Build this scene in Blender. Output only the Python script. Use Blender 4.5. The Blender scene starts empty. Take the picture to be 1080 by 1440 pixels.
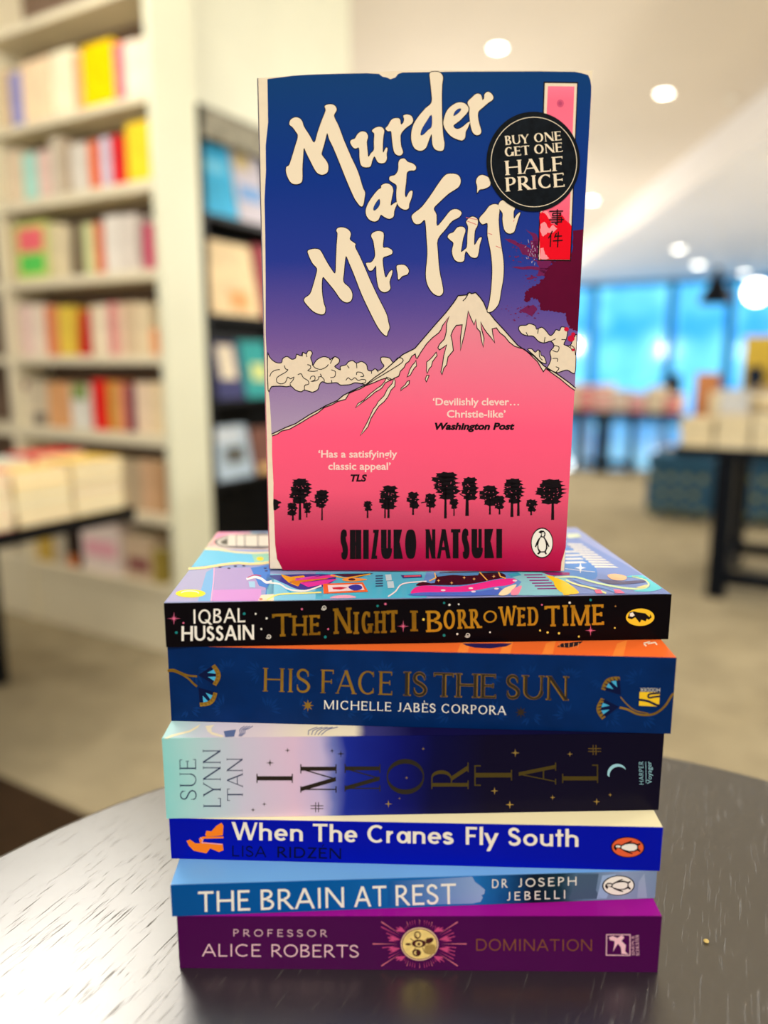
import bpy, bmesh, math, random
from mathutils import Vector, Matrix
from mathutils.geometry import tessellate_polygon
random.seed(7)
C = bpy.context.scene.collection
sc = bpy.context.scene
# ---------------------------------------------------------------- camera
FPX, PITCH, ROLL = 1062.81, math.radians(10.938), math.radians(0.088)
CAMZ = 1.0
CP = Vector((0, 0, CAMZ))
cd = bpy.data.cameras.new('camera'); cam = bpy.data.objects.new('camera', cd); C.objects.link(cam)
cd.sensor_fit = 'HORIZONTAL'; cd.sensor_width = 27.0; cd.lens = FPX / 1080 * 27.0
FW = Vector((0, math.cos(PITCH), -math.sin(PITCH))); UP0 = Vector((0, math.sin(PITCH), math.cos(PITCH))); RT0 = Vector((1, 0, 0))
RT = RT0 * math.cos(ROLL) + UP0 * math.sin(ROLL); UPV = UP0 * math.cos(ROLL) - RT0 * math.sin(ROLL)
m = Matrix((RT, UPV, -FW)).transposed().to_4x4(); m.translation = CP
cam.matrix_world = m
cd.clip_start = 0.01; cd.clip_end = 100
cd.dof.use_dof = True; cd.dof.focus_distance = 0.322; cd.dof.aperture_fstop = cd.lens / 7.6
sc.camera = cam
# ---------------------------------------------------------------- world, lights, exposure
sc.view_settings.view_transform = 'Standard'; sc.view_settings.look = 'None'
sc.view_settings.gamma = 1.0; sc.view_settings.use_curve_mapping = False
sc.view_settings.exposure = 0.0
w = bpy.data.worlds.new('world'); sc.world = w; w.use_nodes = True
w.node_tree.nodes['Background'].inputs[0].default_value = (1.0, 0.97, 0.92, 1)
w.node_tree.nodes['Background'].inputs[1].default_value = 0.62
CEIL = 1.9 + CAMZ
def area(name, loc, sx, sy, power, col=(1, .93, .82), rot=(0, 0, 0)):
    l = bpy.data.lights.new(name, 'AREA'); l.shape = 'RECTANGLE'; l.size = sx; l.size_y = sy; l.energy = power; l.color = col
    o = bpy.data.objects.new(name, l); o.location = loc; o.rotation_euler = rot; C.objects.link(o); return o
area('front_fill_light', (.1, -1.5, CEIL - .06), 1.8, 1.4, 68)  # unseen fill added behind the camera to light the book fronts
def globe(loc, power, r=.12, col=(1, .955, .87)):  # bodiless point light added as fill, no lamp hangs there
    l = bpy.data.lights.new('fill_point', 'POINT'); l.energy = power; l.shadow_soft_size = r; l.color = col
    o = bpy.data.objects.new('fill_point', l); o.location = loc; C.objects.link(o)
globe((.4, 3.2, 1.7), 20); globe((-1.0, 1.6, 2.4), 42, .16); globe((-.56, 1.32, 1.74), 12.5, .17); globe((-1.0, 1.1, 1.70), 9.5, .17); globe((-.3, -1.2, 2.4), 20); globe((2.9, 1.6, 2.1), 80)  # added unseen; the left ones make the tabletop reflect brightly
globe((.45, 5.6, 1.5), 45); globe((.7, 9.2, 1.45), 190); globe((1.0, 12.8, 1.5), 210); globe((6.2, 5.0, 1.6), 400)  # added fill for the deep room and its ceiling
# ---------------------------------------------------------------- helpers
def ray(u, v):
    return (RT * ((u - 540) / FPX) - UPV * ((v - 720) / FPX) + FW)
def hit(u, v, P, N):
    d = ray(u, v); t = (P - CP).dot(N) / d.dot(N); return CP + d * t
def lin(c):
    return tuple(((x / 255) / 12.92 if x / 255 <= .04045 else ((x / 255 + .055) / 1.055) ** 2.4) for x in c)
MC = {}
def mat(rgb, rough=.45, spec=.08, metal=0., noise=0., nscale=40., bump=0., coat=0.):
    key = (tuple(rgb), rough, spec, metal, noise, nscale, bump, coat)
    if key in MC: return MC[key]
    mt = bpy.data.materials.new('paint_%d_%d_%d' % tuple(rgb)); mt.use_nodes = True
    nt = mt.node_tree; b = nt.nodes['Principled BSDF']; c = lin(rgb) + (1,)
    b.inputs['Base Color'].default_value = c; b.inputs['Roughness'].default_value = rough
    b.inputs['Specular IOR Level'].default_value = spec; b.inputs['Metallic'].default_value = metal
    b.inputs['Coat Weight'].default_value = coat
    if noise or bump:
        tc = nt.nodes.new('ShaderNodeTexCoord'); n = nt.nodes.new('ShaderNodeTexNoise'); n.inputs['Scale'].default_value = nscale
        n.inputs['Detail'].default_value = 4
        nt.links.new(tc.outputs['Object'], n.inputs['Vector'])
        if noise:
            r = nt.nodes.new('ShaderNodeValToRGB'); r.color_ramp.elements[0].position = .3; r.color_ramp.elements[1].position = .7
            r.color_ramp.elements[0].color = tuple(x * (1 - noise) for x in c[:3]) + (1,)
            r.color_ramp.elements[1].color = tuple(min(1, x * (1 + noise)) for x in c[:3]) + (1,)
            nt.links.new(n.outputs['Fac'], r.inputs[0]); nt.links.new(r.outputs[0], b.inputs['Base Color'])
        if bump:
            bm = nt.nodes.new('ShaderNodeBump'); bm.inputs['Strength'].default_value = bump; bm.inputs['Distance'].default_value = .001
            nt.links.new(n.outputs['Fac'], bm.inputs['Height']); nt.links.new(bm.outputs[0], b.inputs['Normal'])
    MC[key] = mt; return mt
def ramp_mat(name, stops, axis=2, rough=.4, grain=0.04, gscale=2500, spec=.08, coat=0):
    """colour along the object's own box (Generated) with printing grain"""
    mt = bpy.data.materials.new(name); mt.use_nodes = True; nt = mt.node_tree; b = nt.nodes['Principled BSDF']
    b.inputs['Roughness'].default_value = rough; b.inputs['Specular IOR Level'].default_value = spec; b.inputs['Coat Weight'].default_value = coat
    tc = nt.nodes.new('ShaderNodeTexCoord'); sp = nt.nodes.new('ShaderNodeSeparateXYZ'); nt.links.new(tc.outputs['Generated'], sp.inputs[0])
    n = nt.nodes.new('ShaderNodeTexNoise'); n.inputs['Scale'].default_value = gscale; nt.links.new(tc.outputs['Object'], n.inputs['Vector'])
    ma = nt.nodes.new('ShaderNodeMath'); ma.operation = 'MULTIPLY_ADD'; ma.inputs[1].default_value = grain * 2; nt.links.new(n.outputs['Fac'], ma.inputs[0])
    ad = nt.nodes.new('ShaderNodeMath'); ad.operation = 'SUBTRACT'; nt.links.new(sp.outputs[axis], ma.inputs[2]); nt.links.new(ma.outputs[0], ad.inputs[0]); ad.inputs[1].default_value = grain
    r = nt.nodes.new('ShaderNodeValToRGB'); cr = r.color_ramp
    while len(cr.elements) > 1: cr.elements.remove(cr.elements[-1])
    cr.elements[0].position = stops[0][0]; cr.elements[0].color = lin(stops[0][1]) + (1,)
    for p, c in stops[1:]:
        e = cr.elements.new(p); e.color = lin(c) + (1,)
    nt.links.new(ad.outputs[0], r.inputs[0]); nt.links.new(r.outputs[0], b.inputs['Base Color']); return mt
def emis(rgb, s, name='glow'):
    mt = bpy.data.materials.new(name); mt.use_nodes = True; b = mt.node_tree.nodes['Principled BSDF']
    b.inputs['Base Color'].default_value = lin(rgb) + (1,); b.inputs['Emission Color'].default_value = lin(rgb) + (1,); b.inputs['Emission Strength'].default_value = s
    return mt
def tag(o, label=None, cat=None, group=None, kind=None):
    if label: o['label'] = label
    if cat: o['category'] = cat
    if group: o['group'] = group
    if kind: o['kind'] = kind
    return o
def empty(name, loc, rz=0.0, **k):
    o = bpy.data.objects.new(name, None); o.location = loc; o.rotation_euler = (0, 0, rz); o.empty_display_size = .02; C.objects.link(o)
    return tag(o, **k)
def basis(o):
    return Matrix.Translation(o.location) @ o.rotation_euler.to_matrix().to_4x4()
def newobj(name, verts, faces, mats, parent=None, midx=None, world=True, smooth=False):
    """mesh from world-space verts, expressed in the parent's frame"""
    if parent is not None and world:
        chain = Matrix(); p = parent
        while p is not None: chain = basis(p) @ chain; p = p.parent
        inv = chain.inverted(); verts = [inv @ Vector(v) for v in verts]; loc = None
    elif parent is None and world:
        n = len(verts); loc = Vector((sum(v[0] for v in verts) / n, sum(v[1] for v in verts) / n, min(v[2] for v in verts)))
        verts = [Vector(v) - loc for v in verts]
    else: loc = None
    me = bpy.data.meshes.new(name); me.from_pydata([tuple(v) for v in verts], [], faces)
    for mm in (mats if isinstance(mats, (list, tuple)) else [mats]): me.materials.append(mm)
    if midx: me.polygons.foreach_set('material_index', midx)
    if smooth: me.polygons.foreach_set('use_smooth', [True] * len(me.polygons))
    me.update()
    o = bpy.data.objects.new(name, me); C.objects.link(o)
    if parent is not None: o.parent = parent
    if loc is not None: o.location = loc
    return o
class MB:
    """collects boxes and prisms with material slots -> ONE mesh"""
    def __init__(s): s.v = []; s.f = []; s.m = []; s.mats = []
    def mi(s, mt):
        if mt not in s.mats: s.mats.append(mt)
        return s.mats.index(mt)
    def add(s, vs, fs, mt):
        k = len(s.v); s.v += [Vector(v) for v in vs]; i = s.mi(mt)
        for f in fs: s.f.append(tuple(k + a for a in f)); s.m.append(i)
    def hexa(s, c, mt):  # 8 corners: bottom 4 ccw, top 4 ccw
        s.add(c, [(3, 2, 1, 0), (4, 5, 6, 7), (0, 1, 5, 4), (1, 2, 6, 5), (2, 3, 7, 6), (3, 0, 4, 7)], mt)
    def box(s, x0, y0, z0, x1, y1, z1, mt, T=None):
        c = [Vector(p) for p in ((x0, y0, z0), (x1, y0, z0), (x1, y1, z0), (x0, y1, z0), (x0, y0, z1), (x1, y0, z1), (x1, y1, z1), (x0, y1, z1))]
        if T is not None: c = [T @ p for p in c]
        s.hexa(c, mt)
    def lathe(s, prof, n, mt, T=None):
        vs = []; fs = []
        for r, z in prof:
            for k in range(n):
                a = 2 * math.pi * k / n; p = Vector((r * math.cos(a), r * math.sin(a), z)); vs.append(T @ p if T is not None else p)
        for i in range(len(prof) - 1):
            for k in range(n):
                a, b = i * n + k, i * n + (k + 1) % n; fs.append((a, b, b + n, a + n))
        if prof[0][0] > 1e-6: fs.append(tuple(range(n - 1, -1, -1)))
        if prof[-1][0] > 1e-6: fs.append(tuple((len(prof) - 1) * n + k for k in range(n)))
        s.add(vs, fs, mt)
    def build(s, name, parent=None, world=True, bevel=0, smooth=False):
        o = newobj(name, s.v, s.f, s.mats, parent, s.m, world, smooth)
        if bevel:
            bv = o.modifiers.new('edge', 'BEVEL'); bv.width = bevel; bv.segments = 2; bv.limit_method = 'ANGLE'
        return o
# ---------------------------------------------------------------- flat print laid on a surface
LAY = 0.000035
class Face:
    def __init__(s, P, N): s.P = P; s.N = N.normalized()
    def at(s, u, v, k=0): return hit(u, v, s.P, s.N) + s.N * (LAY * (k + 1))
class Print:
    def __init__(s, face, clip=None): s.face = face; s.mb = MB(); s.clip = clip
    def poly(s, pts, mt, k=0, holes=()):
        if s.clip:
            pts = [(p[0], p[1]) for p in pts]; c = s.clip
            for i in range(len(c)):
                a, b = c[i], c[(i + 1) % len(c)]; out = []
                ins = lambda p: (b[0] - a[0]) * (p[1] - a[1]) - (b[1] - a[1]) * (p[0] - a[0]) >= 0
                for j in range(len(pts)):
                    p, q = pts[j], pts[(j + 1) % len(pts)]
                    if ins(p): out.append(p)
                    if ins(p) != ins(q):
                        d1 = (b[0] - a[0]) * (p[1] - a[1]) - (b[1] - a[1]) * (p[0] - a[0]); d2 = (b[0] - a[0]) * (q[1] - a[1]) - (b[1] - a[1]) * (q[0] - a[0]); t = d1 / (d1 - d2)
                        out.append((p[0] + (q[0] - p[0]) * t, p[1] + (q[1] - p[1]) * t))
                pts = out
                if len(pts) < 3: return
        loops = [[Vector((p[0], p[1], 0)) for p in pts]] + [[Vector((p[0], p[1], 0)) for p in h] for h in holes]
        tri = tessellate_polygon(loops); allp = [p for l in loops for p in l]
        vs = [s.face.at(p.x, p.y, k) for p in allp]; N = s.face.N; fs = []
        for t in tri:
            a, b, c = (vs[i] for i in t)
            fs.append(tuple(t) if (b - a).cross(c - a).dot(N) > 0 else tuple(reversed(t)))
        s.mb.add(vs, fs, mt)
    def line(s, pts, wd, mt, k=0, closed=False):
        """ribbon of width wd (number or list) px along pts, mitred"""
        n = len(pts); P = [Vector((p[0], p[1])) for p in pts]; W = wd if isinstance(wd, (list, tuple)) else [wd] * n
        L = []; R = []
        for i in range(n):
            a = P[(i - 1) % n] if (closed or i > 0) else P[i]; b = P[(i + 1) % n] if (closed or i < n - 1) else P[i]
            d1 = (P[i] - a); d2 = (b - P[i]); d1 = d1.normalized() if d1.length > 1e-6 else d2.normalized(); d2 = d2.normalized() if d2.length > 1e-6 else d1
            t = (d1 + d2); t = t.normalized() if t.length > .2 else d1
            nn = Vector((-t.y, t.x)); sc_ = 1 / max(.5, nn.dot(Vector((-d1.y, d1.x))))
            L.append(P[i] + nn * W[i] / 2 * sc_); R.append(P[i] - nn * W[i] / 2 * sc_)
        m_ = n if closed else n - 1
        vs = [s.face.at(p.x, p.y, k) for p in L + R]; fs = []
        N = s.face.N
        for i in range(m_):
            j = (i + 1) % n; f = (i, j, n + j, n + i)
            a, b, c = vs[f[0]], vs[f[1]], vs[f[2]]
            fs.append(f if (b - a).cross(c - a).dot(N) > 0 else tuple(reversed(f)))
        s.mb.add(vs, fs, mt)
    def ell(s, cx, cy, rx, ry, mt, k=0, n=40, rot=0):
        c, sn = math.cos(rot), math.sin(rot)
        s.poly([(cx + rx * math.cos(a) * c - ry * math.sin(a) * sn, cy + rx * math.cos(a) * sn + ry * math.sin(a) * c) for a in (2 * math.pi * i / n for i in range(n))], mt, k)
    def ring(s, cx, cy, rx, ry, wd, mt, k=0, n=56, a0=0, a1=360):
        full = a1 - a0 >= 360; m_ = n if full else n + 1
        s.line([(cx + rx * math.cos(a), cy + ry * math.sin(a)) for a in (math.radians(a0 + (a1 - a0) * i / n) for i in range(m_))], wd, mt, k, closed=full)
    def star(s, x, y, r, mt, k=0, n=4, inner=.22, rot=0):
        s.poly([(x + (r if i % 2 == 0 else r * inner) * math.cos(rot + math.pi * i / n - math.pi / 2), y + (r if i % 2 == 0 else r * inner) * math.sin(rot + math.pi * i / n - math.pi / 2)) for i in range(2 * n)], mt, k)
    def glyphs(s, polys, P0, P1, up, mt, k=0, span=None):
        P0 = Vector(P0); P1 = Vector(P1); up = Vector(up)
        xs = [x for p in polys for x, y in p]; x0, x1 = (min(xs), max(xs)) if span is None else span
        for pi_, p in enumerate(polys):
            q = [P0 + (P1 - P0) * ((x - x0) / (x1 - x0)) + up * y for x, y in p]
            s.poly([(a.x, a.y) for a in q], mt, k + (pi_ % 24) * .035)
    def build(s, name, parent, **kw):
        return tag(s.mb.build(name, parent), **kw)
def smooth_pts(pts, n=4, closed=True):
    P = [Vector((p[0], p[1])) for p in pts]; out = []; N = len(P)
    rng = range(N) if closed else range(N - 1)
    for i in rng:
        if closed: a, b, c, d = P[(i - 1) % N], P[i], P[(i + 1) % N], P[(i + 2) % N]
        else: a, b, c, d = P[max(i - 1, 0)], P[i], P[i + 1], P[min(i + 2, N - 1)]
        for j in range(n):
            t = j / n
            q = .5 * ((2 * b) + (c - a) * t + (2 * a - 5 * b + 4 * c - d) * t * t + (3 * b - a - 3 * c + d) * t ** 3)
            out.append((q.x, q.y))
    if not closed: out.append(tuple(P[-1]))
    return out
def crop(x0, y0, s, pts): return [(x0 + x / s, y0 + y / s) for x, y in pts]
# ---------------------------------------------------------------- lettering drawn stroke by stroke
def _E(cx, cy, rx, ry, a0, a1): return ('E', cx, cy, rx, ry, a0, a1)
def _V(x, y0=0, y1=1, r='h', s='bt'): return ('V', x, y0, y1, r, s)
def _D(x0, y0, x1, y1, r='h', s=''): return ('D', x0, y0, x1, y1, r, s)
def _H(x0, x1, y, e='', r='t'): return ('H', x0, x1, y, e, r)
S_ = [(.47, .80), (.40, .94), (.26, 1), (.12, .93), (.07, .77), (.13, .62), (.28, .52), (.43, .40), (.5, .24), (.43, .07), (.27, 0), (.12, .05), (.05, .2)]
G = {
 'A': (.78, [_D(.04, 0, .39, 1, 't', 'b'), _D(.74, 0, .39, 1, 'h', 'b'), _H(.16, .62, .34)]),
 'B': (.62, [_V(.1), _H(.1, .3, 1), _H(.1, .3, .53), _H(.1, .32, 0), _E(.29, .765, .23, .235, 90, -90), _E(.31, .265, .27, .265, 90, -90)]),
 'C': (.78, [_E(.43, .5, .4, .5, 48, 312)]),
 'D': (.8, [_V(.1), _H(.1, .36, 1), _H(.1, .36, 0), _E(.36, .5, .4, .5, 90, -90)]),
 'E': (.6, [_V(.1), _H(.1, .55, 1, 'r'), _H(.1, .48, .52, 'm'), _H(.1, .57, 0, 'r')]),
 'F': (.56, [_V(.1), _H(.1, .53, 1, 'r'), _H(.1, .46, .5, 'm')]),
 'G': (.84, [_E(.43, .5, .4, .5, 48, 330), _V(.74, .03, .44, 'h', 't'), ('g',)]),
 'H': (.82, [_V(.1), _V(.72), _H(.1, .72, .52)]),
 'I': (.26, [_V(.13)]),
 'J': (.42, [_V(.3, .2, 1, 'h', 't'), _E(.14, .2, .16, .2, 0, -110)]),
 'K': (.7, [_V(.1), _D(.14, .4, .6, 1, 't', 't'), _D(.66, 0, .27, .56, 'h', 'b')]),
 'L': (.56, [_V(.1), _H(.1, .54, 0, 'r')]),
 'M': (.96, [_V(.1, r='t'), _V(.86), _D(.48, 0.02, .1, 1, 'h'), _D(.48, 0.02, .86, 1, 't')]),
 'N': (.84, [_V(.1, r='t'), _V(.74, r='t'), _D(.74, 0, .1, 1, 'h')]),
 'O': (.86, [_E(.43, .5, .4, .5, 0, 360)]),
 'P': (.58, [_V(.1), _H(.1, .3, 1), _H(.1, .3, .46), _E(.3, .73, .24, .27, 90, -90)]),
 'Q': (.88, [_E(.43, .5, .4, .5, 0, 360), _D(.86, -.1, .52, .28, 'h')]),
 'R': (.66, [_V(.1), _H(.1, .3, 1), _H(.1, .3, .46), _E(.3, .73, .24, .27, 90, -90), _D(.63, 0, .28, .47, 'h', 'b')]),
 'S': (.55, [('S', S_)]),
 'T': (.7, [_V(.35), _H(.02, .68, 1, 'lr')]),
 'U': (.8, [_V(.1, .36, 1, 'h', 't'), _V(.7, .36, 1, 't', 't'), _E(.4, .36, .3, .36, 180, 360)]),
 'V': (.76, [_D(.38, 0, .04, 1, 'h', 't'), _D(.38, 0, .72, 1, 't', 't')]),
 'W': (1.1, [_D(.32, 0, .05, 1, 'h', 't'), _D(.32, 0, .55, 1, 't'), _D(.8, 0, .55, 1, 'h'), _D(.8, 0, 1.05, 1, 't', 't')]),
 'Y': (.74, [_V(.37, 0, .46, 'h', 'b'), _D(.37, .42, .04, 1, 'h', 't'), _D(.37, .42, .7, 1, 't', 't')]),
 'Z': (.64, [_H(.06, .58, 1, 'l'), _H(.04, .6, 0, 'r'), _D(.07, 0, .57, 1, 'h')]),
 '&': (.74, [('S', [(.68, .45), (.6, .2), (.4, 0), (.2, .02), (.08, .2), (.14, .4), (.4, .62), (.46, .82), (.34, .98), (.2, .9), (.2, .7), (.66, 0)])]),
 ' ': (.34, []),
 'h': (.6, [_V(.1, 0, 1), _E(.3, .42, .2, .26, 180, 0), _V(.5, 0, .42, s='b')]),
 'n': (.6, [_V(.1, 0, .68), _E(.3, .42, .2, .26, 180, 0), _V(.5, 0, .42, s='b')]),
 'u': (.6, [_V(.1, .26, .68, s='t'), _E(.3, .26, .2, .26, 180, 360), _V(.5, 0, .68)]),
 'e': (.64, [_E(.32, .34, .29, .34, 0, 318), _H(.08, .6, .34)]),
 'o': (.66, [_E(.33, .34, .3, .34, 0, 360)]),
 'a': (.66, [_E(.31, .34, .27, .34, 0, 360), _V(.58, 0, .68)]),
 'r': (.38, [_V(.1, 0, .68), _E(.33, .42, .2, .26, 175, 95)]),
 's': (.42, [('S', [(x * .78, y * .68) for x, y in S_])]),
 'l': (.22, [_V(.11, 0, 1.02)]),
 't': (.36, [_V(.18, 0, .95), _H(.02, .35, .64)]),
 'y': (.58, [_D(.29, 0, .04, .68, 'h'), _D(.15, -.34, .54, .68, 'h')]),
}
def glyph(ch, st, xs):
    """polygons of one letter in cap-height units; st: h,t stem widths, sl,sw serif length/thickness"""
    acc = None
    if ch in 'ÈÉ': acc = ch; ch = 'E'
    W, parts = G[ch]; W *= xs; h, t, sl, sw = st['h'], st['t'], st.get('sl', 0), st.get('sw', 0); out = []
    cap = .68 if ch in 'nueoarsy' else 1.0
    W0 = W / xs
    if ch in 'Il': W = max(W, h + .03)
    def X(x):
        if ch in 'Il': return W / 2
        return h / 2 + (x - .1) / (W0 - .2) * (W - h) if h / 2 > .1 * xs and ch not in 'AVWYT' else x * xs
    if acc: out.append([(.2 * xs + (.16 if acc == 'É' else -.02), 1.32), (.2 * xs + (.16 if acc == 'É' else -.02) + t, 1.32), (.2 * xs + .1, 1.08), (.2 * xs + .04, 1.08)])
    def serif(x, y, top, w_):
        if not sl: return
        y0, y1 = (y - sw, y) if top else (y, y + sw)
        out.append([(x - w_ / 2 - sl, y0), (x + w_ / 2 + sl, y0), (x + w_ / 2 + sl, y1), (x - w_ / 2 - sl, y1)])
    for p in parts:
        if p[0] == 'V':
            _, x, y0, y1, r, s = p; w_ = h if r == 'h' else t; x = X(x)
            out.append([(x - w_ / 2, y0), (x + w_ / 2, y0), (x + w_ / 2, y1), (x - w_ / 2, y1)])
            if 'b' in s and y0 <= 0.04: serif(x, 0, False, w_)
            if 't' in s: serif(x, y1, True, w_)
        elif p[0] == 'D':
            _, x0, y0, x1, y1, r, s = p; x0 = X(x0); x1 = X(x1); w_ = h * st.get('dg', 1) if r == 'h' else t
            L = math.hypot(x1 - x0, y1 - y0); wx = w_ * L / abs(y1 - y0)
            out.append([(x0 - wx / 2, y0), (x0 + wx / 2, y0), (x1 + wx / 2, y1), (x1 - wx / 2, y1)])
            if 'b' in s: serif(x0, y0, False, wx)
            if 't' in s: serif(x1, y1, True, wx)
        elif p[0] == 'H':
            _, x0, x1, y, e, r = p; x0 = X(x0); x1 = X(x1)
            yc = y - t / 2 if y >= .99 else (y + t / 2 if y <= .01 else y)
            out.append([(x0, yc - t / 2), (x1, yc - t / 2), (x1, yc + t / 2), (x0, yc + t / 2)])
            if sl:
                for c_, xe in (('r', x1), ('l', x0), ('m', x1)):
                    if c_ in e:
                        d = .17
                        ya, yb = (y - d, y) if y >= .99 else ((y, y + d) if y <= .01 else (y - .1, y + .1))
                        out.append([(xe - sw, ya), (xe + sw * .2, ya), (xe + sw * .2, yb), (xe - sw, yb)])
        elif p[0] in 'ES':
            if p[0] == 'E':
                _, cx, cy, rx, ry, a0, a1 = p; n = max(8, int(abs(a1 - a0) / 11))
                full = abs(a1 - a0) >= 359
                pts = []
                if ch in 'UJhnur' : _l, _r = X(cx - rx), X(cx + rx); cxx, rxx = (_l + _r) / 2, (_r - _l) / 2
                elif ch in 'BDPR': _r = (cx + rx) * xs - h / 2; cxx = min(X(cx), _r - .02); rxx = _r - cxx
                else: cxx, rxx = cx * xs, rx * xs - h / 2
                for i in range(n + 1):
                    a = math.radians(a0 + (a1 - a0) * i / n)
                    pts.append((cxx + rxx * math.cos(a), cy + (ry - t / 2) * math.sin(a)))
            else:
                pts = smooth_pts([((h / 2 * .8 + (x - .05) / .46 * (W - h * .8 - .03)) if ch == 'S' else x * xs, t / 2 + y * (1 - t / cap)) for x, y in p[1]], 4, False); n = len(pts) - 1; full = False
            Lp = []; Rp = []
            for i in range(len(pts)):
                a = pts[max(i - 1, 0)]; b = pts[min(i + 1, len(pts) - 1)]
                if full and i in (0, len(pts) - 1): a, b = pts[-2], pts[1]
                dx, dy = b[0] - a[0], b[1] - a[1]; L = math.hypot(dx, dy) or 1; dx /= L; dy /= L
                if p[0] == 'E': w_ = t + (h - t) * abs(dy) ** 1.6
                else:
                    q = i / (len(pts) - 1); w_ = t + (h - t) * math.sin(math.pi * q) ** .8
                Lp.append((pts[i][0] - dy * w_ / 2, pts[i][1] + dx * w_ / 2)); Rp.append((pts[i][0] + dy * w_ / 2, pts[i][1] - dx * w_ / 2))
            for i in range(len(pts) - 1):
                out.append([Rp[i], Rp[i + 1], Lp[i + 1], Lp[i]])
            if sl and ch in 'CGS':
                for e_ in ((pts[0], -1), (pts[-1], 1)) if ch in 'SC' else ((pts[0], -1),):
                    (x, y), _s = e_
                    out.append([(x - sw * .5, y - .1), (x + sw * .5, y - .1), (x + sw * .5, y + .12), (x - sw * .5, y + .12)])
    return W, out
def word(txt, st, ratio, track=.06, jit=0):
    """polygons of a word whose length is `ratio` cap heights; letters widen or narrow, stems keep their weight"""
    nat = sum(G['E' if c in 'ÈÉ' else c][0] for c in txt); xs = max(.3, (ratio - track * (len(txt) - 1)) / nat)
    x = 0; out = []
    for c in txt:
        W, ps = glyph(c, st, xs)
        a = random.uniform(-jit, jit); dy = random.uniform(-jit, jit) * .6
        for p in ps:
            q = []
            for (px_, py_) in p:
                X, Y = px_ - W / 2, py_ - .5
                q.append((x + W / 2 + X * math.cos(a) - Y * math.sin(a), .5 + dy + X * math.sin(a) + Y * math.cos(a)))
            out.append(q)
        x += W + track
    return out
def put(pr, txt, st, P0, P1, up, mt, k=1, track=.06, jit=0):
    cap = math.hypot(*up); L = math.hypot(P1[0] - P0[0], P1[1] - P0[1])
    polys = word(txt, st, L / cap, track, jit)
    pr.glyphs(polys, P0, P1, up, mt, k)
_tc = {}
def font_polys(txt, off=0., shear=0.):
    cu = bpy.data.curves.new('t', 'FONT'); cu.body = txt; cu.offset = off; cu.shear = shear; cu.resolution_u = 3
    o = bpy.data.objects.new('t', cu); C.objects.link(o); dg = bpy.context.evaluated_depsgraph_get()
    me = o.evaluated_get(dg).to_mesh(); r = [[(me.vertices[i].co.x, me.vertices[i].co.y) for i in p.vertices] for p in me.polygons]
    o.evaluated_get(dg).to_mesh_clear(); bpy.data.objects.remove(o); bpy.data.curves.remove(cu); return r
CAPH = max(y for p in font_polys('H') for x, y in p)
def put_font(pr, txt, P0, P1, cap, mt, k=1, off=.01, shear=0., up=None):
    ps = [[(x, y / CAPH) for x, y in p] for p in font_polys(txt, off, shear)]
    d = Vector((P1[0] - P0[0], P1[1] - P0[1])).normalized()
    pr.glyphs(ps, P0, P1, up or (d.y * cap, -d.x * cap), mt, k)
SERIF = dict(h=.15, t=.055, sl=.075, sw=.035)
SERIFB = dict(h=.21, t=.08, sl=.06, sw=.05)
THIN = dict(h=.075, t=.045, sl=.05, sw=.028)
SANS = dict(h=.125, t=.12)
SANSL = dict(h=.10, t=.095)
HEAVY = dict(h=.22, t=.16)
SLAB = dict(h=.15, t=.115, sl=.06, sw=.10)
DISP = dict(h=.13, t=.035, sl=.09, sw=.03)
# penguin emblem in unit coordinates (x right, y up), ellipse radius 1
PEN_BODY = [(-.34, .70), (-.1, .82), (.15, .80), (.3, .66), (.3, .50), (.22, .38), (.38, .2), (.52, 0), (.66, -.22), (.58, -.28), (.48, -.12), (.47, -.36), (.34, -.58), (.45, -.72), (.3, -.75), (.2, -.62), (-.1, -.62), (-.3, -.75), (-.46, -.72), (-.3, -.58), (-.42, -.36), (-.42, -.12), (-.56, -.3), (-.64, -.24), (-.5, .05), (-.35, .25), (-.18, .38), (-.12, .5), (-.08, .60)]
PEN_BELLY = [(-.12, .36), (.1, .36), (.26, .15), (.34, -.1), (.33, -.36), (.2, -.54), (-.12, -.54), (-.3, -.36), (-.34, -.1), (-.25, .15)]
PEN_FACE = [(-.02, .68), (.16, .70), (.2, .56), (.12, .42), (-.02, .44), (-.04, .56)]
def penguin(pr, cx, cy, ax, ay, bg, ink, pale, k=2):
    """ax = px vector of the emblem's right radius, ay = px vector of its up radius"""
    f = lambda pts: [(cx + ax[0] * x + ay[0] * y, cy + ax[1] * x + ay[1] * y) for x, y in pts]
    circ = lambda r: [(r * math.cos(2 * math.pi * i / 40), r * math.sin(2 * math.pi * i / 40)) for i in range(40)]
    pr.poly(f(circ(1.0)), ink, k); pr.poly(f(circ(.92)), bg, k + 1)
    pr.poly(f(PEN_BODY), ink, k + 2); pr.poly(f(PEN_BELLY), pale, k + 3); pr.poly(f(PEN_FACE), pale, k + 3)
    pr.poly(f([(.04, .62), (.1, .64), (.11, .58), (.06, .56)]), ink, k + 4)
CREAM = mat((236, 222, 196), .42, noise=.03, nscale=300)
INK = mat((22, 16, 20), .35)
WHITE = mat((240, 236, 226), .35)
PAPER = mat((238, 226, 190), .8, .2, noise=.08, nscale=60)
GOLD = mat((176, 134, 48), .32, metal=.75, noise=.25, nscale=90)
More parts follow.
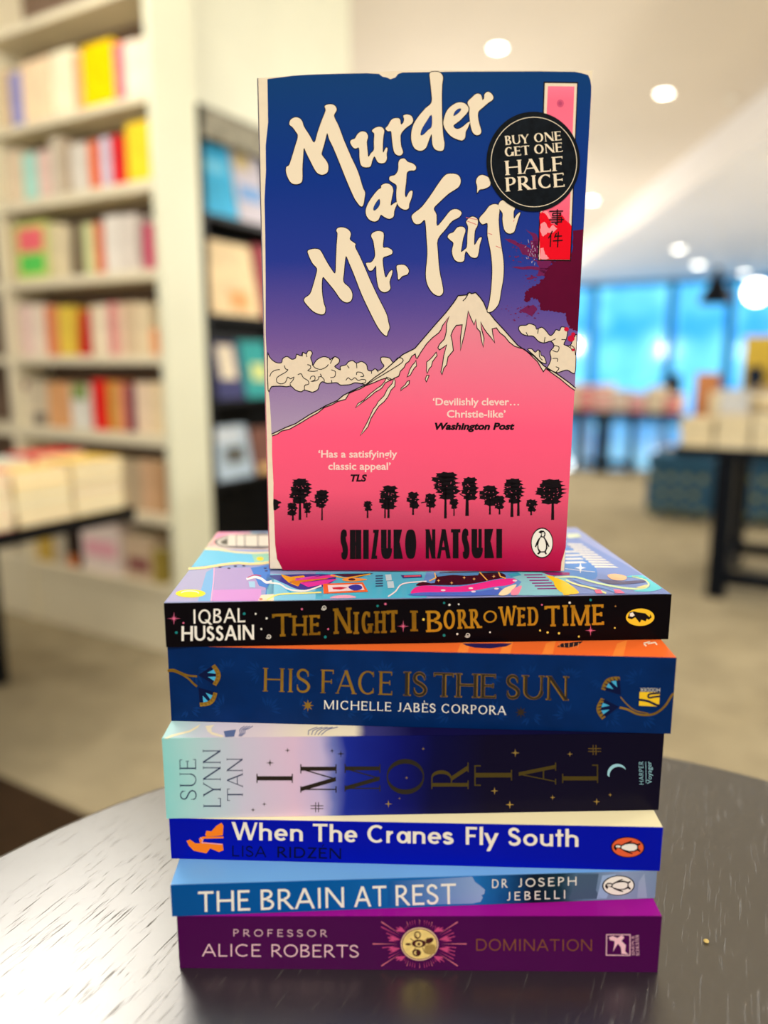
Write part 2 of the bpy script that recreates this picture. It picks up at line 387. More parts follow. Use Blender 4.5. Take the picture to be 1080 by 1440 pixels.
# ================================================================ THE ROOM
AZ = math.radians(30.5); AD = Vector((math.sin(AZ), math.cos(AZ), 0)); XD = Vector((math.cos(AZ), -math.sin(AZ), 0)); ZD = Vector((0, 0, 1))
def frame(O): return Matrix((XD, AD, ZD)).transposed().to_4x4() if O is None else Matrix.Translation(O) @ Matrix((XD, AD, ZD)).transposed().to_4x4()
def floor_hit(u, v, z=0.): return hit(u, v, Vector((0, 0, z)), ZD)
CC = floor_hit(256, 925); F = frame(CC); FI = F.inverted()
def onx(u, v, x=0.): return FI @ hit(u, v, CC + XD * x, XD)       # a point of the plane local x = const
def ony(u, v, y=0.): return FI @ hit(u, v, CC + AD * y, AD)       # a point of the plane local y = const
def wnoise(rgb, rough=.7, sc_=3.): return mat(rgb, rough, .3, noise=.06, nscale=sc_, bump=.2)
WALLM = mat((226, 227, 206), .6, .3, noise=.03, nscale=3); CEILM = mat((226, 214, 198), .8, .2, noise=.02, nscale=2)
CARPET = mat((158, 147, 120), .95, .1, noise=.14, nscale=9, bump=.6)
# carpet floor and polished walkway near the windows
mb = MB(); far = 7.4
mb.box(-5, -3.5, -.05, 11, far, 0, CARPET); fl = mb.build('floor'); tag(fl, kind='structure')
TILE = mat((150, 152, 154), .06, .9, noise=.06, nscale=2); TILE.node_tree.nodes['Principled BSDF'].inputs['IOR'].default_value = 2.2
mb = MB(); mb.box(-5, far, -.05, 16, 24, 0, TILE); tag(mb.build('floor'), kind='structure')
mb = MB(); mb.box(-7, -5, CEIL, 18, 24, CEIL + .1, CEILM); tag(mb.build('ceiling'), kind='structure')
# dropped soffit with a pale upright face
E1 = hit(1080, 124, Vector((0, 0, CEIL)), ZD); E2 = hit(833, 328, Vector((0, 0, CEIL)), ZD); ed = (E2 - E1).normalized()
a, b = E1 - ed * 6, E2 + ed * 14; rt = Vector((ed.y, -ed.x, 0)); q = [a, b, b + rt * 16, a + rt * 9]
LOW = CEIL - .33
mb = MB(); mb.hexa([Vector((p.x, p.y, LOW)) for p in q[::-1]] + [Vector((p.x, p.y, CEIL + .02)) for p in q[::-1]], mat((232, 228, 226), .6, .3, noise=.02, nscale=2)); tag(mb.build('trim_1'), kind='structure')
# window wall, far behind
WD = 15.5
def wbox(mb, x0, y0, z0, x1, y1, z1, mt): mb.box(x0, y0, z0, x1, y1, z1, mt, F)
wl, wr = ony(760, 500, WD - 2.2).x, ony(1130, 500, WD - 2.2).x; WY = WD - 2.2
mb = MB(); FR = mat((40, 120, 176), .5, noise=.05)
wbox(mb, wl - 6, WY, 0, wl, WY + .2, CEIL, WALLM); tag(mb.build('wall_back'), kind='structure')
mb = MB(); wbox(mb, wr, WY, 0, wr + 6, WY + .2, CEIL, WALLM); tag(mb.build('wall_back'), kind='structure')
def window_glow(name, c0, c1, s):
    mt = bpy.data.materials.new(name); mt.use_nodes = True; nt = mt.node_tree; b_ = nt.nodes['Principled BSDF']
    tc = nt.nodes.new('ShaderNodeTexCoord'); n = nt.nodes.new('ShaderNodeTexNoise'); n.inputs['Scale'].default_value = .9; n.inputs['Detail'].default_value = 2
    r = nt.nodes.new('ShaderNodeValToRGB'); r.color_ramp.elements[0].position = .35; r.color_ramp.elements[1].position = .65
    r.color_ramp.elements[0].color = lin(c0) + (1,); r.color_ramp.elements[1].color = lin(c1) + (1,)
    nt.links.new(tc.outputs['Object'], n.inputs[0]); nt.links.new(n.outputs['Fac'], r.inputs[0])
    b_.inputs['Base Color'].default_value = (.02, .05, .08, 1); b_.inputs['Roughness'].default_value = .1
    nt.links.new(r.outputs[0], b_.inputs['Emission Color']); b_.inputs['Emission Strength'].default_value = s; return mt
GLOW = window_glow('window_daylight', (30, 150, 232), (120, 222, 255), 1.7)
xs_ = [wl] + [ony(u, 480, WY).x for u in (832, 941, 1024)] + [wr]
for i in range(4):
    x0, x1 = xs_[i], xs_[i + 1]
    e = empty('window_%d' % (i + 1), F @ Vector(((x0 + x1) / 2, WY, .1)), -AZ, kind='structure')
    mb = MB(); wbox(mb, x0 + .08, WY + .08, .1, x1 - .08, WY + .1, LOW, GLOW); mb.build('pane', e)
    mb = MB()
    for a_, b_ in ((x0, x0 + .08), (x1 - .08, x1)): wbox(mb, a_, WY, 0, b_, WY + .14, LOW + .02, FR)
    wbox(mb, x0, WY, 0, x1, WY + .14, .1, FR); wbox(mb, x0, WY, LOW - .1, x1, WY + .14, LOW + .4, FR); mb.build('window_frame', e)
# ---- bookcase on the left
zt = lambda u, v: ony(u, v).z
CASE = mat((228, 219, 190), .5, .4, noise=.04, nscale=5); CASED = mat((206, 188, 150), .55, .3, noise=.05, nscale=5)
SX = ony(221, 400).x; DXL = (ony(16, 500).x + ony(18, 500).x) / 2; SDEP = onx(290, 500).y
TOPZ = 2.62
shz = [(zt(200, -32), zt(200, -18)), (zt(211, 128), zt(211, 140)), (zt(213, 250), zt(213, 266)), (zt(218, 377), zt(218, 391)), (zt(224, 499), zt(224, 512)), (zt(229, 612), zt(229, 629)), (zt(235, 727), zt(235, 741)), (zt(240, 829), zt(240, 843))]
bc = empty('bookcase', F @ Vector((DXL, SDEP / 2, 0)), -AZ, label='tall cream bookcase with full shelves at the left', cat='bookcase')
mb = MB(); wbox(mb, SX, 0, 0, 0, SDEP, TOPZ, mat((222, 223, 198), .5, .4, noise=.03, nscale=4)); mb.build('side_panel', bc)
for j in range(2):
    x1 = DXL - j * (SX - DXL); mb = MB(); wbox(mb, x1 - .035, 0, 0, x1 + .0, SDEP, TOPZ, CASE); mb.build('divider', bc)
mb = MB(); wbox(mb, DXL - (SX - DXL) - .03, SDEP - .02, 0, SX, SDEP, TOPZ, mat((120, 100, 84), .7, noise=.08, nscale=5)); mb.build('back_panel', bc)
mb = MB(); wbox(mb, DXL - (SX - DXL) - .03, -.0, TOPZ, 0, SDEP, TOPZ + .03, CASE); mb.build('top_panel', bc)
mb = MB(); wbox(mb, DXL - (SX - DXL) - .03, .012, 0, SX, .03, shz[7][1], CASE); mb.build('plinth', bc)
for k, (zt_, zb) in enumerate(shz):
    for j in range(2):
        x0 = DXL - (0 if j == 0 else (SX - DXL)); x1 = SX if j == 0 else DXL - .035
        mb = MB(); wbox(mb, x0, 0.004, zb, x1, SDEP - .02, zt_, CASE); mb.build('shelf', bc)
RECESS = .03
def book_at(x0, x1, z0, z1, rgb, label, group, y0=RECESS, dp=.13, tilt=0., extra=None):
    w_ = x1 - x0; e = empty('shelf_book', F @ Vector(((x0 + x1) / 2, y0 + dp / 2, z0)), -AZ, label=label, cat='book', group=group)
    mt = mat(rgb, .45, noise=.12, nscale=25); c = min(.0012, w_ * .1); x0 += .0006; x1 -= .0006
    def sh(m_):
        for i, v_ in enumerate(m_.v):
            l = FI @ v_; l.x += (l.z - z0) * tilt; m_.v[i] = F @ l
    mb = MB(); wbox(mb, x0, y0, z0, x1, y0 + c, z1, mt); wbox(mb, x0, y0 + c, z0, x0 + c, y0 + dp, z1, mt); wbox(mb, x1 - c, y0 + c, z0, x1, y0 + dp, z1, mt)
    if extra:
        for f0, f1, col in extra: wbox(mb, x0 + w_ * .1, y0 - .0008, z0 + (z1 - z0) * f0, x1 - w_ * .1, y0, z0 + (z1 - z0) * f1, mat(col, .45, noise=.05))
    sh(mb); mb.build('cover', e)
    mb = MB(); wbox(mb, x0 + c, y0 + c, z0 + .001, x1 - c, y0 + dp - .003, z1 - .002, PAPER); sh(mb); mb.build('page_block', e)
    return e
NAMES = {'top': 'top visible shelf', 'second': 'second shelf down'}
ROWS = [
 ('uppermost full shelf', 1, 0, [(0, 35, 275, (215, 190, 150), 'tan'), (40, 82, 290, (150, 150, 205), 'periwinkle'), (86, 200, 238, (250, 218, 180), 'peach'), (204, 292, 200, (250, 238, 205), 'cream'), (294, 324, 214, (235, 165, 120), 'orange-edged'), (328, 450, 168, (252, 208, 0), 'bright yellow'), (453, 494, 172, (238, 120, 132), 'coral pink'), (497, 545, 160, (250, 232, 212), 'pale blush'), (547, 592, 150, (248, 230, 205), 'ivory')]),
 ('second full shelf', 2, 0, [(30, 88, 605, (226, 206, 176), 'beige'), (92, 146, 612, (172, 222, 208), 'mint'), (150, 200, 600, (226, 196, 184), 'dusty pink'), (204, 240, 548, (206, 196, 176), 'stone'), (242, 272, 556, (180, 160, 134), 'taupe'), (280, 352, 572, (212, 206, 194), 'light grey'), (356, 396, 562, (226, 106, 56), 'orange'), (400, 440, 548, (204, 198, 216), 'pale lilac'), (444, 496, 542, (214, 44, 48), 'red'), (504, 598, 486, (246, 210, 52), 'tall yellow')]),
 ('third full shelf', 3, 0, [(24, 56, 900, (200, 180, 140), 'tan'), (62, 186, 888, (205, 214, 120), 'wide lime', ((.5, .9, (240, 110, 120)), (.12, .45, (90, 205, 90)))), (190, 226, 892, (216, 206, 160), 'sand'), (228, 266, 896, (226, 212, 176), 'cream'), (278, 318, 900, (120, 106, 84), 'brown leaning'), (334, 374, 892, (210, 216, 160), 'pale green'), (377, 408, 890, (220, 120, 84), 'terracotta'), (416, 480, 862, (226, 220, 210), 'tall white'), (482, 545, 856, (214, 206, 196), 'tall off-white'), (576, 608, 894, (196, 60, 100), 'magenta')]),
 ('fourth full shelf', 4, 1, [(80, 128, 84, (236, 206, 196), 'blush'), (130, 178, 80, (240, 224, 204), 'cream'), (182, 230, 86, (224, 136, 92), 'orange'), (234, 292, 86, (230, 200, 76), 'mustard yellow'), (310, 350, 104, (196, 24, 28), 'leaning red'), (362, 396, 84, (232, 214, 184), 'beige'), (398, 430, 80, (240, 226, 200), 'ivory'), (434, 464, 74, (216, 130, 130), 'rose'), (466, 494, 78, (234, 200, 176), 'peach'), (498, 540, 72, (214, 190, 156), 'sand'), (542, 596, 74, (226, 208, 172), 'cream'), (600, 634, 176, (226, 158, 108), 'short apricot')]),
 ('fifth full shelf', 5, 1, [(72, 118, 384, (232, 222, 196), 'white, dark red topped', ((.8, 1., (110, 30, 30)),)), (122, 190, 392, (214, 200, 172), 'beige', ((.05, .3, (120, 110, 100)),)), (194, 276, 392, (224, 166, 112), 'tan orange'), (284, 360, 400, (226, 224, 214), 'white, green topped', ((.66, 1., (134, 156, 84)),)), (370, 426, 382, (230, 34, 28), 'bright red'), (432, 466, 390, (210, 160, 70), 'ochre'), (468, 504, 396, (224, 146, 106), 'salmon'), (508, 536, 400, (116, 18, 76), 'plum'), (542, 596, 392, (236, 212, 184), 'cream'), (598, 652, 394, (232, 210, 170), 'buff')]),
 ('sixth shelf', 6, 1, [(440, 500, 700, (210, 190, 150), 'sand'), (502, 560, 706, (190, 170, 140), 'taupe'), (564, 606, 702, (214, 176, 140), 'pinkish tan'), (608, 652, 708, (200, 160, 120), 'light brown')]),
 ('bottom shelf', 7, 1, [(0, 50, 1000, (230, 136, 70), 'orange'), (58, 94, 990, (204, 190, 164), 'stone'), (96, 132, 996, (190, 176, 150), 'grey beige'), (150, 208, 976, (200, 168, 76), 'olive yellow'), (216, 262, 980, (196, 186, 164), 'grey'), (268, 312, 974, (46, 34, 28), 'black, orange footed', ((.0, .3, (214, 126, 70)),)), (326, 476, 946, (238, 222, 214), 'face-out white', ((.3, .62, (240, 176, 190)),)), (500, 606, 1006, (214, 190, 160), 'wide tan', ((.2, .5, (150, 90, 90)),)), (612, 650, 1060, (170, 150, 70), 'short olive')]),
]
ordn = ['', 'second ', 'third ', 'fourth ', 'fifth ', 'sixth ', 'seventh ', 'eighth ', 'ninth ', 'tenth ', 'eleventh ', 'twelfth ']
CROPY = (0, 400)
for rn, si, cr, L in ROWS:
    z0 = shz[si][0] + .0005; group = 'books on the bookcase'; n_ = len(L); prev = None
    for i, it in enumerate(L):
        u0, u1, vt = it[0] / 2.842, it[1] / 2.842, CROPY[cr] + it[2] / 2.842
        x0, x1 = ony(u0, vt + 30, RECESS).x, ony(u1, vt + 30, RECESS).x
        if prev is not None: x0 = max(x0, prev + .001)
        x1 = min(x1, SX - .004); x0 = max(x0, DXL + .004)
        if x1 - x0 < .008: continue
        prev = x1; z1 = min(ony((u0 + u1) / 2, vt, RECESS).z, shz[si - 1][1] - .008)
        tilt = {'brown leaning': .10, 'leaning red': .12}.get(it[4], 0)
        if tilt: prev = x1 + tilt * (z1 - z0)
        k = n_ - 1 - i
        lab = '%s book on the bookcase\'s %s, %s' % (it[4], rn, 'at its right end' if k == 0 else ordn[k] + 'from the right')
        book_at(x0, x1, z0, z1, it[3], lab, group, extra=it[5] if len(it) > 5 else None, tilt=tilt)
# ---- wall beyond the bookcase, with the dark display rack
WALY0, WALY1 = SDEP + .005, onx(492, 60, -.25).y
mb = MB(); wbox(mb, -.45, WALY0, 0, -.25, WALY1, CEIL, WALLM); tag(mb.build('wall_left'), kind='structure')
mb = MB(); wbox(mb, -4, SDEP + .005, 0, -.46, SDEP + .2, CEIL, WALLM); tag(mb.build('wall_left'), kind='structure')
mb = MB(); wbox(mb, DXL - (SX - DXL) - .03, 0.01, TOPZ + .031, 0, SDEP, CEIL, WALLM); tag(mb.build('trim_2'), kind='structure')
RT_ = onx(284, 146).z; RY1 = onx(470, 300).y
rk = empty('display_rack', F @ Vector((-.12, (SDEP + RY1) / 2, 0)), -AZ, label='black display rack of face-out books against the cream wall', cat='rack')
RKM = mat((18, 18, 20), .4, noise=.1)
mb = MB(); wbox(mb, -.24, SDEP + .01, 0, -.21, RY1, RT_, RKM); mb.build('back_panel', rk)
for y_ in (SDEP + .01, RY1 - .02):
    mb = MB(); wbox(mb, -.21, y_, 0, 0, y_ + .02, RT_ - .0, RKM); mb.build('side_panel', rk)
mb = MB(); wbox(mb, -.21, SDEP + .03, RT_ - .01, 0, RY1 - .02, RT_ + .0, mat((120, 116, 104), .5, noise=.3, nscale=30)); mb.build('top_panel', rk)
mb = MB(); wbox(mb, -.004, SDEP + .03, onx(284, 190).z, 0, RY1 - .02, RT_ - .012, mat((140, 136, 120), .5, noise=.35, nscale=24)); mb.build('header_panel', rk)
ledges = [(300, 308), (441, 449), (563, 571), (681, 690)]
lz = []
for v0, v1 in ledges:
    zt_, zb = onx(300, v0).z, onx(300, v1).z; lz.append(zt_); mb = MB(); wbox(mb, -.21, SDEP + .03, zb, 0, RY1 - .02, zt_, RKM); mb.build('ledge', rk)
mb = MB(); wbox(mb, -.2, SDEP + .03, .08, -.19, RY1 - .02, .1, RKM); mb.build('lower_rail', rk)
def face_book(u0, u1, vt, li, rgb, label, spots=()):
    z0 = lz[li] + .0005; y0, y1 = onx(u0, vt + 40, -.03).y, onx(u1, vt + 40, -.03).y; z1 = onx((u0 + u1) / 2, vt, -.06).z; y0 = max(y0, SDEP + .034)
    e = empty('display_book', F @ Vector((-.03, (y0 + y1) / 2, z0)), -AZ, label=label, cat='book', group='face-out books on the black rack')
    def lean(m_):
        for i, v_ in enumerate(m_.v):
            l = FI @ v_; l.x -= (l.z - z0) * .18; m_.v[i] = F @ l
    mt = mat(rgb, .4, noise=.15, nscale=14)
    mb = MB(); wbox(mb, -.022, y0, z0, -.02, y1, z1, mt); wbox(mb, -.045, y0, z0, -.043, y1, z1, mt); wbox(mb, -.045, y0, z0, -.02, y0 + .002, z1, mt)
    lean(mb); mb.build('cover', e)
    mb = MB(); wbox(mb, -.043, y0 + .002, z0 + .001, -.022, y1 - .002, z1 - .002, PAPER); lean(mb); mb.build('page_block', e)
    if spots:
        for fy0, fy1, fz0, fz1, col in spots: mb = MB(); wbox(mb, -.0202, y0 + (y1 - y0) * fy0, z0 + (z1 - z0) * fz0, -.0190, y0 + (y1 - y0) * fy1, z0 + (z1 - z0) * fz1, mat(col, .4, noise=.1)); lean(mb); mb.build('cover_picture', e)
face_book(283, 331, 203, 0, (70, 172, 216), 'bright blue book on the top ledge of the black rack', ((.2, .8, .6, .75, (120, 200, 230)),))
face_book(334, 375, 212, 0, (196, 190, 200), 'grey and lilac book on the top ledge of the black rack', ((.1, .6, .7, .95, (200, 180, 130)), (.1, .9, .3, .5, (120, 160, 210))))
face_book(293, 362, 342, 1, (232, 206, 160), 'tan book on the second ledge of the black rack', ((.4, .8, .1, .35, (226, 160, 100)),))
face_book(368, 410, 350, 1, (160, 60, 70), 'dark red book on the second ledge of the black rack')
face_book(303, 342, 482, 2, (60, 62, 110), 'navy and cream book on the third ledge of the black rack', ((.2, .8, .35, .95, (226, 214, 190)),))
face_book(345, 380, 480, 2, (50, 160, 160), 'teal book on the third ledge of the black rack', ((.3, .9, .3, .6, (210, 220, 140)),))
face_book(303, 354, 598, 3, (176, 196, 214), 'pale blue book on the fourth ledge of the black rack', ((.3, .8, .3, .6, (90, 90, 84)), (.1, .8, .7, .95, (206, 216, 226))))
face_book(358, 400, 600, 3, (130, 90, 80), 'brown book on the fourth ledge of the black rack', ((.1, .9, .02, .2, (230, 190, 130)),))
# ---- low table with piles of books in front of the bookcase
TZ = .62; O5 = floor_hit(180, 713, TZ); F5 = frame(O5)
def pile(F_, name, x, y, z0, n, wx, wy, cols, lab, group, thick=.026, seedv=0):
    rd = random.Random(seedv); z_ = z0
    for i in range(n):
        t = thick * rd.uniform(.8, 1.2); dx, dy = rd.uniform(-.004, .004), rd.uniform(-.004, .004); col = cols[i % len(cols)]
        e = empty(name, F_ @ Vector((x + dx, y + dy, z_)), -AZ, label=lab % (('lowest', 'second up', 'third up', 'fourth up', 'fifth up', 'sixth up', 'seventh up', 'eighth up', 'ninth up')[i] if i < n - 1 else 'topmost'), cat='book', group=group)
        cv = mat(col, .4, noise=.15, nscale=18); x0, x1, y0, y1 = x + dx - wx / 2, x + dx + wx / 2, y + dy - wy / 2, y + dy + wy / 2; c = .0015
        mb = MB(); mb.box(x0, y0, z_, x1, y1, z_ + c, cv, F_); mb.box(x0, y0, z_ + t - c, x1, y1, z_ + t, cv, F_); (mb.box(x0, y0, z_ + c, x1, y0 + c, z_ + t - c, cv, F_) if thick == .028 or seedv == 61 else mb.box(x0, y0, z_ + c, x0 + c, y1, z_ + t - c, cv, F_)); mb.build('cover', e)
        mb = MB(); mb.box(x0 + c, y0 + .003, z_ + c, x1 - .001, y1 - .002, z_ + t - c, PAPER, F_); mb.build('page_block', e)
        z_ += t + .0003
t5 = empty('low_table', F5 @ Vector((-.3, -.6, -TZ)), -AZ, label='low dark table with piles of books in front of the bookcase', cat='table')
mb = MB(); mb.box(-.62, -1.3, -.035, .01, .015, 0, RKM, F5); mb.build('tabletop', t5)
for x_, y_ in ((-.6, -1.28), (-.05, -1.28), (-.6, -.08)): mb = MB(); mb.box(x_, y_, -TZ, x_ + .04, y_ + .04, -.035, RKM, F5); mb.build('leg', t5)
PC = [[(226, 190, 90), (236, 226, 200), (200, 120, 90), (240, 214, 150)], [(240, 200, 130), (220, 210, 180), (226, 214, 160), (236, 206, 110)], [(214, 60, 60), (236, 220, 200), (190, 150, 130), (240, 180, 170)], [(170, 200, 120), (200, 210, 200), (236, 226, 220)], [(226, 120, 90), (200, 190, 160)]]
py = -.085
for k in range(6):
    hN = (5, 5, 5, 5, 4, 4)[k]
    pile(F5, 'piled_book', -.068, py, .0005, hN, .125, .155, PC[k % 5], 'piled paperback on the low table, %s pile of the edge row, %%s' % (('farthest', 'second farthest', 'third farthest', 'fourth farthest', 'second nearest', 'nearest')[k]), 'paperbacks piled on the low table', .027, k)
    if k < 3: pile(F5, 'piled_book', -.215, py, .0005, hN, .125, .155, PC[(k + 2) % 5], 'piled paperback on the low table, %s pile of the inner row, %%s' % (('farthest', 'second farthest', 'third farthest')[k]), 'paperbacks piled on the low table', .028, k + 20)
    py -= .162
# ---- thin dark brown patch on the floor by the round table
PM = floor_hit(130, 1152); FM = frame(PM); mb = MB(); mb.box(-2.2, -1.0, 0, .25, 0, .008, mat((52, 38, 24), .95, .1, noise=.1, nscale=20), FM)
tag(mb.build('floor_patch', bevel=.003), label='dark brown patch on the carpet beside the round table', cat='mat')
# ---- tables at the right
BLK_ = mat((16, 20, 28), .4, noise=.1)
Z2 = .66; O2 = floor_hit(948, 627, Z2); F2 = frame(O2); F2I = F2.inverted()
t2 = empty('display_table', F2 @ Vector((.6, .35, -Z2)), -AZ, label='black display table at the right with stacks of books on top', cat='table')
mb = MB(); mb.box(0, 0, -.045, 1.3, .75, 0, BLK_, F2); mb.build('tabletop', t2, bevel=.004)
lx = (F2I @ hit(1003, 700, O2, AD)).x; lx2 = (F2I @ hit(1031, 700, O2, AD)).x
for x_, y_ in ((lx, .01), (1.1, .01), (lx, .64), (1.1, .64)): mb = MB(); mb.box(x_, y_, -Z2, x_ + lx2 - lx, y_ + .09, -.045, BLK_, F2); mb.build('leg', t2)
for y_ in (.03, .66): mb = MB(); mb.box(lx2, y_, -Z2 + .06, 1.1, y_ + .05, -Z2 + .12, BLK_, F2); mb.build('stretcher', t2)
for x_ in (lx + .03, 1.13): mb = MB(); mb.box(x_, .1, -Z2 + .06, x_ + .04, .64, -Z2 + .12, BLK_, F2); mb.build('stretcher', t2)
P2 = [[(206, 190, 160), (226, 206, 170), (180, 160, 130)], [(230, 224, 214), (214, 200, 180), (190, 170, 140)], [(236, 230, 220), (226, 214, 190), (200, 190, 170)], [(220, 200, 150), (236, 226, 200), (170, 150, 120)]]
for k in range(7): pile(F2, 'stacked_book', .085 + k * .142, .11, .0005, (5, 5, 6, 6, 5, 6, 5)[k], .13, .2, P2[k % 4], 'paperback on the black table, front row, %s stack from left, %%s' % ('first second third fourth fifth sixth seventh'.split()[k]), 'paperbacks stacked on the black display table', .026, 40 + k)
for k in range(5): pile(F2, 'stacked_book', .16 + k * .17, .38, .0005, (8, 9, 9, 9, 9)[k], .14, .2, P2[(k + 2) % 4], 'paperback on the black table, back row, %s stack from left, %%s' % ('first second third fourth fifth'.split()[k]), 'paperbacks stacked on the black display table', .027, 60 + k)
def prop(F_, name, x, y, z, sx, sy, sz, rgb, label, cat, rot=0., parts=()):
    """small boxed thing with a lid or a pages part, standing on z"""
    T = F_ @ Matrix.Translation((x, y, z)) @ Matrix.Rotation(rot, 4, 'Z')
    e = empty(name, T @ Vector((0, 0, 0)), -AZ + rot, label=label, cat=cat)
    mb = MB(); mb.box(-sx / 2, -sy / 2, 0, sx / 2, sy / 2, sz, mat(rgb, .5, noise=.1, nscale=20), T); mb.build('body', e, bevel=.003)
    for nm, b_, col in parts: mb = MB(); mb.box(*b_, mat(col, .5, noise=.05), T); mb.build(nm, e)
def sbook(x, y, sx, sz, rgb, label, rot=0., z=.0005):
    T = F2 @ Matrix.Translation((x, y, z)) @ Matrix.Rotation(rot, 4, 'Z'); e = empty('standing_book', T @ Vector((0, 0, 0)), -AZ + rot, label=label, cat='book')
    cv = mat(rgb, .4, noise=.12, nscale=20)
    mb = MB(); mb.box(-sx / 2, -.012, 0, sx / 2, -.010, sz, cv, T); mb.box(-sx / 2, .010, 0, sx / 2, .012, sz, cv, T); mb.box(-sx / 2, -.01, 0, -sx / 2 + .002, .01, sz, cv, T); mb.build('cover', e)
    mb = MB(); mb.box(-sx / 2 + .002, -.01, .002, sx / 2 - .002, .01, sz - .002, PAPER, T); mb.build('page_block', e)
sbook(.075, .3, .10, .31, (190, 128, 84), 'orange-brown book standing at the left end of the black table', .25)
sbook(.20, .245, .12, .24, (200, 204, 206), 'light grey book standing behind the front stacks of the black table', .1)
yx = (F2I @ hit(1072, 500, O2 + AD * .615, AD)).x; yz = (F2I @ hit(1070, 473, O2 + AD * .615, AD)).z; yb = yz - .26
prop(F2, 'yellow_box', yx + .02, .675, .0005, 0.2, .12, yz, (206, 176, 70), 'yellow box standing upright at the back of the black table', 'box', .0, (('lid', (-.102, -.062, yz - .02, .102, .062, yz + .002), (214, 186, 84)),))
prop(F2, 'book_easel', .25, .52, .0005, .07, .05, .34, (24, 34, 50), 'dark navy stand behind the book stacks of the black table', 'stand', .2, (('shelf_lip', (-.05, -.05, .1, .05, -.025, .115), (24, 34, 50)),))
# patterned poufs
def pouf(u0, u1, vb, vt, label):
    O = floor_hit(u0, vb); Fp = frame(O); w_ = (Fp.inverted() @ hit(u1, vb - 3, O, AD)).x; zt_ = (Fp.inverted() @ hit((u0 + u1) / 2, vt, O, AD)).z
    e = empty('pouf', Fp @ Vector((w_ / 2, w_ / 2, 0)), -AZ, label=label, cat='pouf', group='patterned poufs by the black table')
    DEN = mat((44, 84, 112), .8, .2, noise=.3, nscale=26)
    mb = MB(); mb.box(0, 0, .03, w_, w_, zt_ * .78, DEN, Fp); mb.build('seat_base', e, bevel=.03)
    mb = MB(); mb.box(-.004, -.004, zt_ * .785, w_ + .004, w_ + .004, zt_, DEN, Fp); mb.build('cushion', e, bevel=.03)
    for x_ in (.05, w_ - .08):
        for y_ in (.05, w_ - .08): mb = MB(); mb.box(x_, y_, 0, x_ + .03, y_ + .03, .03, BLK_, Fp); mb.build('foot', e)
    mb = MB(); DM = mat((150, 150, 96), .7, noise=.2, nscale=30); rd = random.Random(3)
    for i in range(4):
        for j in range(3):
            cx_, cz_, r = w_ * (.14 + i * .24) + (.05 if j % 2 else 0), zt_ * (.16 + j * .25), .022
            if cx_ > w_ - .03: continue
            T = Fp @ Matrix.Translation((cx_, -.001, cz_)) @ Matrix.Rotation(math.pi / 2, 4, 'X'); mb.lathe([(r, 0), (r, .002), (.0001, .0022)], 8, DM, T)
    o = mb.build('dot_pattern', e); o['kind'] = 'stuff'
pouf(905, 998, 727, 640, 'blue pouf with pale dots left of the black table leg')
pouf(1034, 1132, 740, 641, 'blue pouf with pale dots right of the black table leg, cut by the photo edge')
# middle table
Z3 = .585; O3 = floor_hit(770, 576, Z3); F3 = frame(O3); F3I = F3.inverted(); f3x = lambda u: (F3I @ hit(u, 600, O3, AD)).x
t3 = empty('display_table', F3 @ Vector((.6, .3, -Z3)), -AZ, label='dark display table in the middle distance in front of the blue windows', cat='table')
mb = MB(); mb.box(0, 0, -.04, f3x(945), .7, 0, BLK_, F3); mb.build('tabletop', t3, bevel=.004)
for u in (806, 838, 884): mb = MB(); mb.box(f3x(u), .02, -Z3, f3x(u + (16 if u == 838 else 7)), .12, -.04, BLK_, F3); mb.build('leg', t3)
mb = MB(); mb.box(f3x(806), .4, -Z3 + .02, f3x(884), .46, -Z3 + .08, BLK_, F3); mb.build('stretcher', t3)
P3 = [[(230, 214, 190)], [(226, 90, 110), (236, 200, 190)], [(236, 222, 206), (240, 150, 160)], [(214, 190, 170), (240, 226, 220)], [(230, 120, 140), (226, 216, 210)]]
for k, (u, n_) in enumerate(((795, 9), (818, 8), (840, 9), (862, 7), (884, 6), (906, 8), (928, 6))): pile(F3, 'stacked_book', f3x(797) + k * .158, .16, .0005, n_, .14, .2, P3[k % 5], 'paperback on the far dark table, %s stack from left, %%s' % ('first second third fourth fifth sixth seventh'.split()[k]), 'paperbacks stacked on the far table', .028, 80 + k)
prop(F3, 'book_stand', f3x(930), .42, .0005, .14, .06, .34, (36, 40, 50), 'dark stand at the right end of the far table', 'stand', .0, (('shelf_lip', (-.07, -.06, .1, .07, -.03, .12), (36, 40, 50)),))
OB = floor_hit(938, 668); prop(frame(OB), 'storage_box', .05, .1, 0.0005, .16, .16, .26, (224, 206, 206), 'pinkish white box on the floor behind the left pouf', 'box', 0., (('lid', (-.085, -.085, .235, .085, .085, .265), (232, 216, 214)),))
